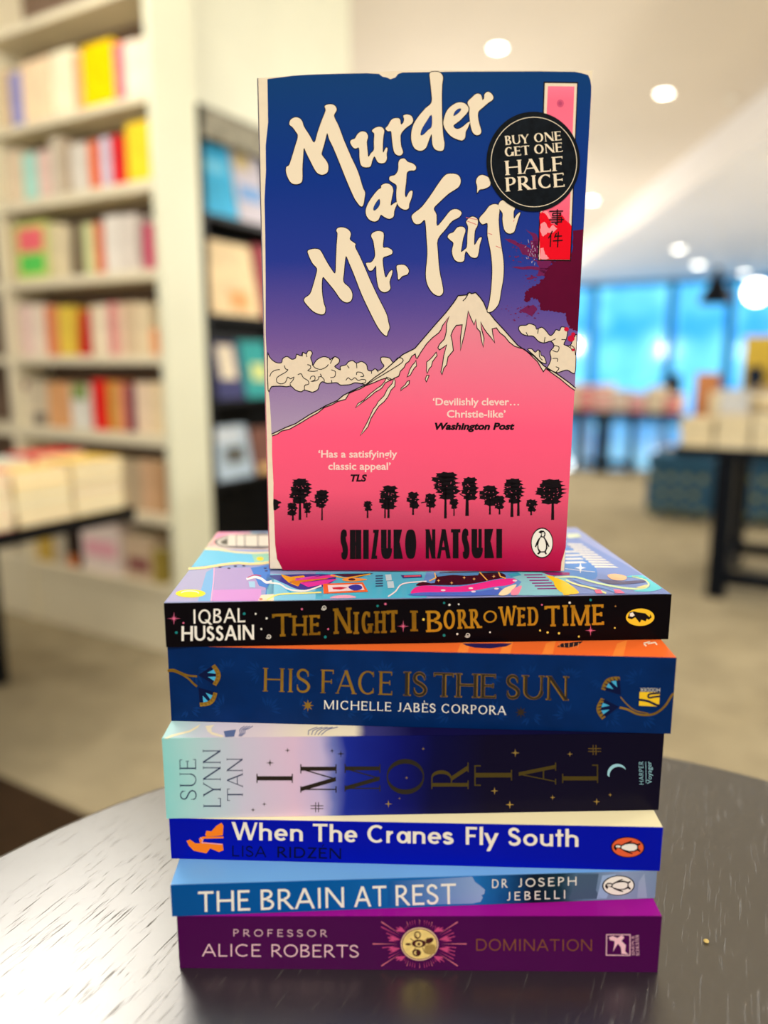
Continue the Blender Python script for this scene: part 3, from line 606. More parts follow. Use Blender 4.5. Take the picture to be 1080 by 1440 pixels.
# lamps
BULB = emis((255, 246, 230), 14.0, 'lamp_glow'); WH = mat((240, 236, 226), .5, noise=.02)
def downlight(u, v, z, r, label):
    p = hit(u, v, Vector((0, 0, z)), ZD); e = empty('downlight', Vector((p.x, p.y, z - .012)), 0, label=label, cat='ceiling light', group='recessed ceiling spots')
    T = Matrix.Translation((p.x, p.y, z)); mb = MB(); mb.lathe([(r * 1.25, 0), (r * 1.25, -.008), (r, -.01), (r, -.001)], 24, WH, T); mb.build('trim_ring', e)
    mb = MB(); mb.lathe([(.0001, -.006), (r * .98, -.006), (r * .98, -.002)], 24, BULB, T); mb.build('lens', e)
for a_ in ((700, 66, CEIL, .045, 'round ceiling spot just above the standing book'), (934, 130, CEIL, .05, 'brightest round ceiling spot at the upper right'), (832, 281, CEIL, .06, 'ceiling spot half hidden by the right edge of the standing book'), (955, 350, LOW, .07, 'distant ceiling spot, leftmost of three over the windows'), (982, 372, LOW, .085, 'distant ceiling spot, middle of three over the windows'), (1047, 384, LOW, .09, 'distant ceiling spot, rightmost of three over the windows')): downlight(*a_)
def pendant(u, v, D, r, h_, mt, label, glow):
    d = ray(u, v); p = CP + d * (D / math.hypot(d.x, d.y)); s_ = (p - E1); LOW = (CEIL - .33) if s_.x * ed.y - s_.y * ed.x > 0 else CEIL; e = empty('pendant_lamp', p, 0, label=label, cat='lamp'); T = Matrix.Translation(p)
    mb = MB()
    if glow: mb.lathe([(.0001, -r)] + [(r * math.cos(a), r * math.sin(a)) for a in (math.radians(-80 + i * 16) for i in range(11))] + [(.0001, r)], 20, mt, T)
    else: mb.lathe([(r, -h_ / 2), (r * .96, -h_ / 2 + .04), (r * .35, h_ * .2), (r * .2, h_ / 2), (.0001, h_ / 2)], 24, mt, T); mb.lathe([(r * .9, -h_ / 2 + .01), (r * .3, h_ * .15), (.0001, h_ * .2)], 24, mt, T)
    mb.build('shade' if not glow else 'globe', e, smooth=True)
    mb = MB(); mb.lathe([(.002, (r if glow else h_ / 2)), (.002, (LOW - p.z))], 8, WH, T); mb.build('cord', e)
    mb = MB(); mb.lathe([(.04, LOW - p.z - .02), (.04, LOW - p.z)], 16, WH, T); mb.build('ceiling_rose', e)
pendant(1008, 402, 6.4, .12, .26, BLK_, 'black cone-shaped pendant lamp hanging before the blue windows', False)
pendant(1064, 411, 6.8, .085, .2, BULB, 'glowing globe pendant lamp near the right edge', True)
# ---- the round table in the foreground
TABLE_Z = CAMZ - .22986
TC = Vector((.0526, .1492, 0)); TR = .2962
wood = bpy.data.materials.new('black_stained_wood'); wood.use_nodes = True; nt = wood.node_tree; b_ = nt.nodes['Principled BSDF']
tc = nt.nodes.new('ShaderNodeTexCoord'); mp = nt.nodes.new('ShaderNodeMapping'); mp.inputs['Rotation'].default_value = (0, 0, math.radians(24)); nt.links.new(tc.outputs['Object'], mp.inputs[0])
mp2 = nt.nodes.new('ShaderNodeMapping'); mp2.inputs['Scale'].default_value = (1900, 80, 1); nt.links.new(mp.outputs[0], mp2.inputs[0])
n1 = nt.nodes.new('ShaderNodeTexNoise'); n1.inputs['Scale'].default_value = 1; n1.inputs['Detail'].default_value = 2; nt.links.new(mp2.outputs[0], n1.inputs[0])
mp3 = nt.nodes.new('ShaderNodeMapping'); mp3.inputs['Scale'].default_value = (760, 26, 1); nt.links.new(mp.outputs[0], mp3.inputs[0])
n2 = nt.nodes.new('ShaderNodeTexNoise'); n2.inputs['Scale'].default_value = 1; n2.inputs['Detail'].default_value = 3; nt.links.new(mp3.outputs[0], n2.inputs[0])
r1 = nt.nodes.new('ShaderNodeValToRGB'); r1.color_ramp.elements[0].position = .33; r1.color_ramp.elements[0].color = (0, 0, 0, 1); r1.color_ramp.elements[1].position = .41; r1.color_ramp.elements[1].color = (1, 1, 1, 1); nt.links.new(n1.outputs['Fac'], r1.inputs[0])
r2 = nt.nodes.new('ShaderNodeValToRGB'); r2.color_ramp.elements[0].position = .37; r2.color_ramp.elements[0].color = (0, 0, 0, 1); r2.color_ramp.elements[1].position = .47; r2.color_ramp.elements[1].color = (1, 1, 1, 1); nt.links.new(n2.outputs['Fac'], r2.inputs[0])
mx = nt.nodes.new('ShaderNodeMath'); mx.operation = 'MAXIMUM'; nt.links.new(r1.outputs[0], mx.inputs[0]); nt.links.new(r2.outputs[0], mx.inputs[1])
bp = nt.nodes.new('ShaderNodeBump'); bp.inputs['Strength'].default_value = .4; bp.inputs['Distance'].default_value = .00014; nt.links.new(mx.outputs[0], bp.inputs['Height']); nt.links.new(bp.outputs[0], b_.inputs['Normal'])
mr = nt.nodes.new('ShaderNodeMapRange'); mr.inputs['To Min'].default_value = .75; mr.inputs['To Max'].default_value = .33; nt.links.new(mx.outputs[0], mr.inputs[0]); nt.links.new(mr.outputs[0], b_.inputs['Roughness'])
mc = nt.nodes.new('ShaderNodeMix'); mc.data_type = 'RGBA'; nt.links.new(mx.outputs[0], mc.inputs[0]); mc.inputs[6].default_value = lin((10, 9, 8)) + (1,); mc.inputs[7].default_value = lin((17, 18, 18)) + (1,); nt.links.new(mc.outputs[2], b_.inputs['Base Color'])
b_.inputs['Roughness'].default_value = .26; b_.inputs['IOR'].default_value = 2.5; b_.inputs['Specular IOR Level'].default_value = .5
rt_ = empty('round_table', Vector((TC.x, TC.y, 0)), 0, label='round black-stained wooden table carrying the stack of books', cat='table')
T = Matrix.Translation((TC.x, TC.y, TABLE_Z)); mb = MB()
mb.lathe([(.0001, -.025), (TR - .004, -.025), (TR - .001, -.022), (TR, -.018), (TR, -.005), (TR - .0015, -.0015), (TR - .005, 0), (.0001, 0)], 128, wood, T); mb.build('tabletop', rt_)
mb = MB(); mb.lathe([(.035, -.025), (.03, -.06), (.03, -TABLE_Z + .03), (.04, -TABLE_Z + .02)], 32, BLK_, T); mb.build('column', rt_, smooth=True)
mb = MB(); mb.lathe([(.22, -TABLE_Z), (.22, -TABLE_Z + .008), (.05, -TABLE_Z + .02), (.0001, -TABLE_Z + .02)], 48, BLK_, T); mb.build('base_plate', rt_)
p = floor_hit(993, 1325, TABLE_Z); mb = MB(); mb.lathe([(.0001, 0), (.0009, .0002), (.0011, .0007), (.0006, .0012), (.0001, .0013)], 9, mat((214, 190, 120), .7, noise=.2), Matrix.Translation(p) @ Matrix.Rotation(.4, 4, 'Z'))
tag(mb.build('crumb'), label='tiny yellowish crumb on the table right of the purple book', cat='crumb')
# ================================================================ FOREGROUND: the stack of books
def mm(x): return x * .001
def lying(d, px, name, label, m_spine, m_top, m_bot, group=None, depth=129.0):
    yaw = math.radians(d['yaw']); u = Vector((math.cos(yaw), math.sin(yaw), 0)); v = Vector((-math.sin(yaw), math.cos(yaw), 0))
    O = Vector((mm(d['x']), mm(d['y']), 0))
    def Z(x, top):
        l, r = (d['zl'] + (d['tl'] if top else 0), d['zr'] + (d['tr'] if top else 0))
        return TABLE_Z + mm(l + (r - l) * (x * 1000 + 100) / 200) + (-.00006 if top else .00006)
    def s_of(p): return (hit(p[0], p[1], O, v) - O).dot(u)
    sl, sr = (s_of(px[0]) + s_of(px[3])) / 2, (s_of(px[1]) + s_of(px[2])) / 2
    def P(s, dd, top, dz=0.):
        q = O + u * s + v * mm(dd); return Vector((q.x, q.y, Z(q.x, top) + dz))
    root = empty(name, P((sl + sr) / 2, depth / 2, False), yaw, label=label, cat='book', group=group)
    c = .4; cm = mm(c)
    def slab(mb, s0, s1, d0, d1, b, t, mt):   # b,t: (top?, dz)
        mb.hexa([P(s0, d0, *b), P(s1, d0, *b), P(s1, d1, *b), P(s0, d1, *b), P(s0, d0, *t), P(s1, d0, *t), P(s1, d1, *t), P(s0, d1, *t)], mt)
    mb = MB()
    slab(mb, sl, sr, 0, c, (False, 0), (True, 0), m_spine)
    slab(mb, sl, sr, c, depth, (False, 0), (False, cm), m_bot)
    slab(mb, sl, sr, c, depth, (True, -cm), (True, 0), m_top)
    mb.build('cover', root)
    pg = MB(); slab(pg, sl + .0004, sr - .0004, c, depth - .4, (False, cm), (True, -cm), PAPER); pg.build('page_block', root)
    a, b, c_ = P(sl, 0, True), P(sr, 0, True), P(sl, depth, True); N = (b - a).cross(c_ - a)
    return root, Face(O, -v), Face(a, N)
FIT = {
6: dict(x=13.45, y=253.77, yaw=-.53, zl=0.0, zr=0.0, tl=22.49, tr=24.47),
5: dict(x=12.94, y=258.86, yaw=2.51, zl=22.49, zr=24.47, tl=13.65, tr=12.1),
4: dict(x=11.43, y=266.73, yaw=-2.3, zl=36.14, zr=36.58, tl=17.65, tr=18.73),
3: dict(x=12.12, y=272.53, yaw=1.2, zl=53.78, zr=55.31, tl=34.46, tr=33.29),
2: dict(x=13.1, y=279.52, yaw=-3.2, zl=88.25, zr=88.6, tl=32.05, tr=31.57),
1: dict(x=15.16, y=288.78, yaw=2.89, zl=120.3, zr=120.17, tl=18.25, tr=19.14)}
PXC = {
6: [(248, 1290), (932, 1288.5), (924, 1368), (253.4, 1361)], 5: [(240, 1244.5), (923, 1225.5), (922, 1262.5), (241.8, 1289.5)],
4: [(238.3, 1151.5), (932, 1163.9), (928.3, 1225.0), (240.4, 1207)], 3: [(227.7, 1038), (933.5, 1032), (926.6, 1138.4), (234, 1151.5)],
2: [(237, 908.5), (951.2, 925.9), (943.5, 1031.4), (239.4, 1013.9)], 1: [(230, 849), (944.9, 835.6), (939.5, 898.5), (234, 910)]}
# ---- 6: purple book at the bottom
PUR = mat((70, 0, 72), .3, noise=.05); PURT = mat((150, 16, 144), .3)
bk, sf, tf = lying(FIT[6], PXC[6], 'paperback_book', 'purple paperback lying at the very bottom of the stack, gold round emblem on its spine', PUR, PURT, PUR, 'paperbacks lying in the stack')
pr = Print(sf); m_ = mat((240, 200, 210), .4)
put(pr, 'PROFESSOR', SANSL, (328.4, 1316.6), (460.3, 1317.3), (0, -10), m_, track=.55)
put(pr, 'ALICE', SANSL, (284, 1344.8), (367, 1345.2), (0, -17.6), m_, track=.1); put(pr, 'ROBERTS', SANSL, (382, 1345.3), (504.5, 1346.3), (0, -17.6), m_, track=.1)
pr.build('author_lettering', bk)
pr = Print(sf); put(pr, 'DOMINATION', SANSL, (669.7, 1336.6), (832.6, 1337.2), (0, -16.4), mat((140, 84, 48), .35, metal=.5), track=.1); pr.build('title_lettering', bk)
pr = Print(sf); cx, cy = 590, 1327.2; m1 = mat((200, 72, 128), .4); m2 = mat((226, 120, 140), .4)
for i in range(60):
    a = 2 * math.pi * i / 60
    if abs(math.cos(a)) < .12 and i % 3: continue
    ca, sa = math.cos(a), math.sin(a)
    lim = min(66 / max(abs(ca), .01), 31 / max(abs(sa), .01))
    R1 = lim * (1.0 if i % 5 == 0 else random.uniform(.62, .85)); R0 = 30
    if R1 <= R0 + 1: R1 = R0 + 4
    pr.poly([(cx + R0 * ca, cy + R0 * .86 * sa), (cx + R1 * math.cos(a - .012), cy + R1 * math.sin(a - .012)), (cx + R1 * math.cos(a + .012), cy + R1 * math.sin(a + .012))], m2 if i % 5 == 0 else m1, 1)
for q in range(12):
    a = math.pi / 12 + q * math.pi / 6
    if abs(math.cos(a)) < .3: continue
    pr.poly([(cx + 28 * math.cos(a), cy + 24 * math.sin(a))] + [(cx + r_ * math.cos(a + t), cy + min(1, r_ / 40) * r_ * .72 * math.sin(a + t)) for t, r_ in ((-.13, 40), (-.08, 44), (-.04, 40), (0, 47), (.04, 41), (.09, 45), (.13, 40))], m1, 2)
pr.build('sunburst_print', bk)
pr = Print(sf); pale = mat((236, 208, 130), .4, noise=.12, nscale=400); dk = mat((70, 28, 30), .4)
pr.ell(cx, cy, 26.4, 23.2, mat((240, 196, 170), .4), 3); pr.ell(cx, cy, 25, 21.8, dk, 4); pr.ell(cx, cy, 24, 20.8, pale, 5)
pr.ell(cx - 1, cy - 1, 10, 5.5, dk, 6); pr.ell(cx - 1, cy - .5, 5, 3.6, pale, 7); pr.ell(cx - 1, cy - .5, 2, 2, dk, 8)
pr.ring(cx - 3, cy - 13, 4, 4.5, 1.6, dk, 6); pr.ring(cx - 4, cy + 12, 5, 4, 2, dk, 6); pr.ell(cx - 2, cy + 12, 3, 4, dk, 6)
pr.ell(cx + 14, cy - 5, 6, 3.5, dk, 6, rot=-.5); pr.ell(cx + 15, cy + 7, 8.5, 8, mat((190, 160, 90), .4), 6)
for i in range(5): pr.line([(cx + 8, cy + 3 + i * 2.4), (cx + 22, cy + 2 + i * 2.4)], .6, dk, 7)
for a in (130, 215, 250, 320, 60): pr.line([(cx + 8 * math.cos(math.radians(a)), cy + 6 * math.sin(math.radians(a))), (cx + 16 * math.cos(math.radians(a)), cy + 14 * math.sin(math.radians(a)))], 1, dk, 6)
pr.ell(cx - 16, cy, 4, 1.6, dk, 6); pr.build('medallion_print', bk)
pr = Print(sf); m_ = mat((240, 190, 205), .4)
pr.line([(853, 1314.2), (886, 1314.2), (885.8, 1343.4), (852.6, 1343.0)], 1.2, m_, 1, closed=True)
pr.poly([(856, 1318), (862, 1316), (868, 1319), (874, 1315), (878, 1318), (874, 1323), (880, 1329), (879, 1338), (884, 1342), (874, 1341), (873, 1332), (869, 1327), (866, 1331), (862, 1338), (864, 1328), (864, 1323), (858, 1322)], m_, 1)
put(pr, 'SIMON &', SERIF, (892.4, 1343), (891.6, 1316), (-4, 0), m_); put(pr, 'SCHUSTER', SERIF, (899, 1343.4), (898, 1314), (-4.6, 0), m_)
pr.build('publisher_emblem', bk)
# ---- 5: light blue book
spine5 = ramp_mat('brain_spine_print', [(0, (0, 78, 150)), (.3, (0, 86, 162)), (.62, (30, 110, 185)), (.68, (20, 80, 140)), (.74, (8, 22, 40)), (.8, (20, 50, 66)), (.86, (96, 128, 160)), (.93, (140, 156, 190)), (1, (120, 140, 175))], 0, .3, .01, 300)
bk, sf, tf = lying(FIT[5], PXC[5], 'paperback_book', 'sky-blue paperback lying on the purple book, white capitals on its spine', spine5, mat((112, 172, 232), .25, noise=.05, nscale=14), mat((20, 70, 120), .4), 'paperbacks lying in the stack')
pr = Print(sf)
pr2 = Print(sf); pr2.poly([(545, 1273.4), (546, 1239), (600, 1236.5), (664, 1232.6), (668, 1240), (676, 1246), (682, 1251), (681, 1257), (677, 1259), (679, 1262), (676, 1268), (664, 1270.6)], ramp_mat('head_silhouette', [(0, (6, 88, 164)), (.5, (96, 136, 196)), (1, (146, 170, 214))], 0, .35), 0); pr2.build('silhouette_print', bk)
pr.poly([(800, 1264.5), (812, 1229.4), (842, 1228.6), (838, 1252), (846, 1263.6)], mat((70, 92, 118), .35), 0)
pr.poly([(839, 1264), (847, 1231), (866, 1229), (853, 1263.4)], mat((150, 176, 214), .35), 0)
pr.poly([(896, 1263), (898, 1240), (906, 1228), (910, 1262.6)], mat((150, 165, 196), .35), 0)
pr.build('cover_picture', bk)
pr = Print(sf); up5 = lambda c: (-c * .02, -c)
for t, x0, x1 in (('THE', 279, 352), ('BRAIN', 367, 484.6), ('AT', 498, 543.7), ('REST', 556.7, 641.6)):
    y = lambda x: 1282.4 - (x - 279) / 362.6 * 11.6
    put(pr, t, SANS, (x0, y(x0)), (x1, y(x1)), up5(28.8), WHITE, 2, track=.08)
pr.build('title_lettering', bk)
pr = Print(sf)
put(pr, 'DR', SANS, (692, 1248.6), (714, 1247.9), (0, -12.2), WHITE, 2, track=.3); put(pr, 'JOSEPH', SANS, (729, 1247.3), (810.5, 1244.8), (0, -12.2), WHITE, 2, track=.3)
put(pr, 'JEBELLI', SANS, (713, 1266.2), (794.6, 1263.4), (0, -12), WHITE, 2, track=.36)
pr.build('author_lettering', bk)
pr = Print(sf); penguin(pr, 869.6, 1245, (0, -14.2), (-23, .6), WHITE, INK, WHITE); pr.build('publisher_emblem', bk)
# ---- 4: royal blue book
BLU = mat((0, 14, 168), .3, noise=.03)
bk, sf, tf = lying(FIT[4], PXC[4], 'paperback_book', 'royal blue paperback lying third from the bottom of the stack, cream front cover', BLU, mat((244, 236, 196), .35), mat((232, 226, 214), .4), 'paperbacks lying in the stack')
pr = Print(sf)
by = lambda x: 1180.8 + (x - 325.6) / 488 * 10
for t, x0, x1 in (('When', 325.6, 425.8), ('The', 440, 502.5), ('Cranes', 516.6, 638), ('Fly', 655, 701.4), ('South', 714.8, 813.3)):
    sh = 7.5 if t == 'Fly' else 0
    put(pr, t, dict(h=.19, t=.14), (x0, by(x0)), (x1, by(x1)), (0, -25), mat((240, 232, 214), .35), 1, track=.07)
pr.build('title_lettering', bk)
pr = Print(sf); m_ = mat((6, 8, 56), .35)
put(pr, 'LISA', SANS, (326.6, 1204.2), (374.8, 1205.3), (0, -15.3), m_, 1, track=.1); put(pr, 'RIDZÉN', dict(h=.17, t=.14), (390, 1205.6), (480.4, 1208), (0, -15.3), m_, 1, track=.1)
pr.build('author_lettering', bk)
pr = Print(sf); OR = mat((250, 130, 30), .35); c5 = lambda p: crop(220, 1140, 2.842, p)
pr.poly(c5([(195, 95), (200, 80), (220, 82), (240, 60), (260, 48), (268, 60), (265, 98), (240, 101), (200, 103)]), OR, 1)
pr.poly(c5([(120, 120), (135, 115), (155, 130), (175, 130), (170, 112), (185, 103), (268, 103), (268, 110), (190, 112), (183, 125), (265, 132), (268, 158), (250, 165), (215, 150), (200, 170), (150, 160), (130, 140)]), OR, 1)
pr.line(c5([(175, 106), (186, 118), (182, 128), (264, 134)]), 1.2, mat((236, 170, 180), .35), 2)
pr.build('crane_print', bk)
pr = Print(sf); penguin(pr, 882.6, 1191.2, (0, -14.6), (-24, -.5), mat((226, 96, 56), .35), INK, WHITE); pr.build('publisher_emblem', bk)
# ---- 3: lavender to navy book
spine3 = ramp_mat('immortal_spine_print', [(0, (142, 212, 210)), (.05, (168, 214, 214)), (.16, (204, 198, 218)), (.26, (220, 190, 216)), (.31, (196, 182, 220)), (.335, (110, 120, 190)), (.36, (26, 42, 150)), (.46, (14, 20, 110)), (.54, (10, 10, 60)), (.65, (14, 9, 36)), (1, (14, 10, 30))], 0, .3, .02, 60)
top3 = ramp_mat('immortal_cover_print', [(0, (176, 222, 226)), (.1, (214, 210, 232)), (.2, (226, 214, 224)), (.3, (240, 232, 206)), (.38, (238, 230, 206)), (.4, (60, 60, 130)), (.5, (20, 16, 70)), (1, (16, 12, 36))], 0, .3, .01, 60)
bk, sf, tf = lying(FIT[3], PXC[3], 'paperback_book', 'thick paperback, pale mint at the left end and night blue at the right, in mid-stack', spine3, top3, mat((14, 12, 40), .4), 'paperbacks lying in the stack')
pr = Print(tf); c3 = lambda p: crop(225, 1010, 3.6, p)
pr.poly(c3([(20, 104), (60, 84), (150, 62), (205, 30), (190, 50), (150, 72), (70, 92), (40, 104)]), mat((240, 232, 200), .35), 1)
pr.poly(c3([(230, 40), (275, 34), (260, 50), (262, 70), (320, 88), (318, 98), (262, 84), (240, 66)]), mat((240, 232, 206), .35), 1)
pr.poly(c3([(322, 66), (385, 58), (375, 94), (330, 96)]), mat((92, 112, 162), .35), 1)
for k in range(4): pr.line(c3([(470 - k * 14, 40), (452 - k * 14, 52), (430 - k * 9, 60), (430 - k * 8, 76), (410 - k * 4, 92)]), 1.2, mat((124, 130, 168), .35), 1)
for k in range(5): pr.line(c3([(900 - k * 26, 46), (860 - k * 22, 54), (840 - k * 22, 64), (815 - k * 16, 86)]), 1.2, mat((120, 124, 160), .35), 1)
pr.build('cover_picture', bk)
pr = Print(sf); TX = mat((34, 44, 84), .35)
put(pr, 'SUE', THIN, (276.5, 1124.5), (275.5, 1067.5), (-23, 0), TX, 1, track=.12)
put(pr, 'LYNN', THIN, (310.8, 1135.6), (309.8, 1054), (-24.5, 0), TX, 1, track=.1)
put(pr, 'TAN', THIN, (341.6, 1126), (341, 1066), (-22, 0), TX, 1, track=.08)
pr.build('author_lettering', bk)
pr = Print(sf); g1 = mat((46, 38, 30), .35, metal=.3); g2 = mat((92, 78, 34), .3, metal=.6); g3 = mat((58, 52, 40), .3, metal=.6)  # one gold foil, its dark reflection put into the colours
for t, xr, xl, yb, yt, mm_, kx in (('I', 411.8, 360.7, 1100.8, 1088, g1, 1), ('M', 473.3, 422.3, 1114.5, 1074.4, g1, 1), ('M', 535, 484.6, 1113, 1074, g3, 1), ('O', 596.5, 543.7, 1117, 1067, g3, 1), ('R', 659, 606.4, 1109.5, 1072, g2, 1), ('T', 720, 667, 1105, 1076, g2, 1), ('A', 782, 729.5, 1103, 1072, g2, 1), ('L', 841, 790.4, 1101, 1075, g2, 1)):
    ps = word(t, dict(h=.12, t=.035, sl=.07 if t in 'I' else .08, sw=.03), (yb - yt) / (xr - xl), 0)
    pr.glyphs(ps, (xr, yb), (xr, yt), (-(xr - xl), 0), mm_, 1)
pr.build('title_lettering', bk)
pr = Print(sf); cA = lambda x, y: (220 + x / 2.842, 1010 + y / 2.842); cB = lambda x, y: (580 + x / 2.842, 1010 + y / 2.842)
for f_, L in ((cA, ((524, 128, 4), (454, 178, 5.5), (702, 130, 3.5), (737, 142, 5.5), (431, 343, 3.5), (386, 366, 3.5), (927, 342, 5.5), (972, 320, 2), (1000, 238, 2.5))), (cB, ((43, 122, 2.5), (411, 138, 6), (328, 290, 5.5), (389, 345, 6), (560, 316, 4), (629, 143, 4), (736, 333, 5), (790, 306, 3)))):
    for x, y, r in L:
        X, Y = f_(x, y); pr.star(X, Y, r, g1 if X < 485 else mat((170, 140, 70), .35, metal=.4), 1)
for X, Y, mt in ((445.9, 1135, g1), (836, 1054.6, mat((120, 96, 40), .35, metal=.4))):
    for dx in (-2, 2): pr.line([(X + dx, Y - 7), (X + dx, Y + 7)], 1, mt, 1); pr.line([(X - 9, Y + dx), (X + 9, Y + dx)], 1, mt, 1)
pr.build('star_print', bk)
pr = Print(sf); MN = mat((150, 200, 214), .35)
pr.poly([(868 + 14 * math.cos(a), 1088 + 14 * math.sin(a)) for a in (math.radians(170 + i * 12.5) for i in range(13))][:13] + [(870 + 13 * math.cos(a), 1090.5 + 12.5 * math.sin(a)) for a in (math.radians(320 - i * 12.5) for i in range(13))], MN, 1)
put(pr, 'HARPER', SANSL, (905, 1103), (904.4, 1070.5), (-6.2, 0), MN, 1, track=.15)
pr.line([(908.6, 1101), (908, 1071)], .7, MN, 1)
put_font(pr, 'Voyager', (916.5, 1102), (915.8, 1070.5), 6, MN, 1, 0.0, up=(-6.4, 0))
pr.build('publisher_emblem', bk)
# ---- 2: navy book, orange cover
NAVY = mat((2, 38, 92), .35, noise=.16, nscale=70)
bk, sf, tf = lying(FIT[2], PXC[2], 'paperback_book', 'thick navy paperback with an orange front cover, second from the top of the lying books', NAVY, mat((240, 110, 48), .3, noise=.08, nscale=30), NAVY, 'paperbacks lying in the stack')
pr = Print(tf, [(100, 880), (1000, 880), (951, 924.8), (240, 908)])
pr.poly([(650, 905), (720, 905), (712, 909), (690, 912), (668, 911), (656, 908)], mat((40, 30, 90), .4), 1)
pr.poly([(783, 910), (790, 905), (820, 902), (812, 908), (800, 911)], mat((40, 30, 40), .4), 1)
for k in range(5): pr.line([(788 + k * 6, 911), (786 + k * 7, 904)], .8, mat((230, 150, 90), .4), 2)
for a, b in (((905, 905), (914, 902.5)), ((914, 902.5), (911, 905.5)), ((911, 905.5), (921, 903.5)), ((905, 905), (909, 909)), ((921, 903.5), (924, 907))): pr.line([a, b], 2, mat((245, 220, 200), .4), 1)
for x in (640, 700, 760, 860): pr.poly([(x, 925), (x + 8, 905), (x + 22, 900), (x + 16, 925)], mat((250, 140, 60), .3), 0)
pr.build('cover_picture', bk)
pr = Print(sf); leaf = mat((6, 48, 108), .35)
for i in range(26):
    X = 268 + (i % 13) * 53 + random.uniform(-8, 8); Y = (942 if i < 13 else 995) + (X - 240) * .02; a0 = random.uniform(0, 6)
    for j in range(7):
        a = a0 + j * .38; r = random.uniform(15, 23); q = (X + r * math.cos(a), Y + r * math.sin(a))
        if 918 + (X - 240) * .024 < q[1] < 1010 + (X - 240) * .024:
            n_ = (-math.sin(a) * 1.9, math.cos(a) * 1.9); mdl = (X + r * .6 * math.cos(a), Y + r * .6 * math.sin(a))
            pr.poly([(X + 5 * math.cos(a), Y + 5 * math.sin(a)), (mdl[0] + n_[0], mdl[1] + n_[1]), q, (mdl[0] - n_[0], mdl[1] - n_[1])], leaf, 0)
pr.build('leaf_print', bk)
pr = Print(sf); GOLD_SHADED = mat((64, 54, 44), .28, metal=.6); ty = lambda x: 972 + (x - 369.5) / 429.5 * 12.6  # same gold foil where it mirrors dark, the darkness put into its colour
for t, x0, x1, mt in (('HIS', 369.5, 436, GOLD), ('FACE', 450.5, 551.5, GOLD), ('IS', 567.6, 600, GOLD_SHADED), ('THE', 610, 697, GOLD_SHADED), ('SUN', 712, 799, GOLD_SHADED)):
    put(pr, t, dict(h=.12, t=.06, sl=.05, sw=.035), (x0, ty(x0)), (x1, ty(x1)), (0.6, -33), mt, 3, track=.1)
    if mt is GOLD_SHADED: put(pr, t, dict(h=.17, t=.10, sl=.07, sw=.06), (x0 - .6, ty(x0) + .5), (x1 + .6, ty(x1) + .5), (0.6, -34), GOLD, 2, track=.07)
pr.build('title_lettering', bk)
pr = Print(sf); sy = lambda x: 996.8 + (x - 455.7) / 256 * 8.4
for t, x0, x1 in (('MICHELLE', 455.7, 550), ('JABÈS', 559.5, 612.5), ('CORPORA', 621, 712)): put(pr, t, dict(h=.13, t=.085, sl=.03, sw=.05), (x0, sy(x0)), (x1, sy(x1)), (.2, -12.4), WHITE, 2, track=.16)
pr.build('author_lettering', bk)
pr = Print(sf); pr.star(433, 992, 8.5, GOLD, 2, 8, .4); pr.star(732.4, 1001.6, 8.5, GOLD_SHADED, 2, 8, .4)
CY = mat((70, 170, 214), .35); DN = mat((10, 20, 60), .35)
c7 = lambda p: crop(230, 920, 10.8, p); c6 = lambda p: crop(820, 930, 7.714, p)
pr.line(smooth_pts(c7([(62, 245), (150, 235), (250, 275), (370, 320), (510, 335)]), 5, False), 2.8, GOLD, 2); pr.line(smooth_pts(c7([(62, 255), (150, 255), (270, 300), (380, 370), (450, 440), (510, 490)]), 5, False), 2.8, GOLD, 2)
for qi, (f_, A, B, cen) in enumerate(((c7, (780, 150), (800, 480), (520, 320)), (c7, (820, 590), (555, 790), (520, 500)), (c6, (395, 165), (195, 300), (410, 370)), (c6, (195, 395), (205, 630), (395, 495)))):
    pr.build('lotus_print', bk); pr = Print(sf)
    A, B, cen = Vector(A), Vector(B), Vector(cen); md = (A + B) / 2; out = (md - cen).normalized() * (A - B).length * .24
    arc = [A + (B - A) * t + out * math.sin(math.pi * t) for t in (i / 12 for i in range(13))]
    T2 = lambda L: f_([(p.x, p.y) for p in L])
    pr.poly(T2([cen + (A - cen) * .03] + arc), DN, 2)
    inn = [cen + (p - cen) * .80 for p in arc]
    pr.poly(T2(arc + inn[::-1]), GOLD, 4)
    for i in range(0, 12, 2):
        pr.poly(T2([cen + (arc[i] - cen) * .83, cen + (arc[i + 1] - cen) * .97, cen + (arc[min(12, i + 2)] - cen) * .83]) if f_ is c7 else T2([cen + (arc[i] - cen) * .8, arc[i + 1], cen + (arc[min(12, i + 1)] - cen) * .8]), DN if f_ is c6 else mat((150, 110, 40), .4, metal=.4), 5)
    for t in (3, 8): pr.poly(T2([cen + (arc[t] - cen) * .45, cen + (arc[t - 1] - cen) * .8, cen + (arc[t + 2] - cen) * .8]), CY, 4)
pr.line(smooth_pts(c6([(405, 385), (470, 460), (560, 530), (710, 565)]), 5, False), 1.6, GOLD, 2)
pr.line(smooth_pts(c6([(395, 500), (480, 520), (590, 570), (710, 580), (800, 555), (890, 480), (960, 370), (985, 350)]), 5, False), [1.6] * 16 + [3.4] * 20, GOLD, 2) if False else pr.line(smooth_pts(c6([(395, 500), (480, 520), (590, 570), (710, 580), (800, 555), (890, 480), (960, 370), (984, 350)]), 5, False), 3, GOLD, 2)
pr.build('lotus_print', bk)
pr = Print(sf); YL = mat((240, 196, 40), .4)
pr.poly(c6([(612, 330), (832, 335), (825, 460), (800, 488), (604, 480)]), YL, 2)
pr.line(smooth_pts(c6([(606, 415), (700, 430), (790, 470), (830, 478)]), 4, False), 3.2, DN, 3)
pr.line(smooth_pts(c6([(830, 345), (760, 348), (710, 360), (712, 392), (770, 385), (832, 378)]), 4, False), 2.6, DN, 3)
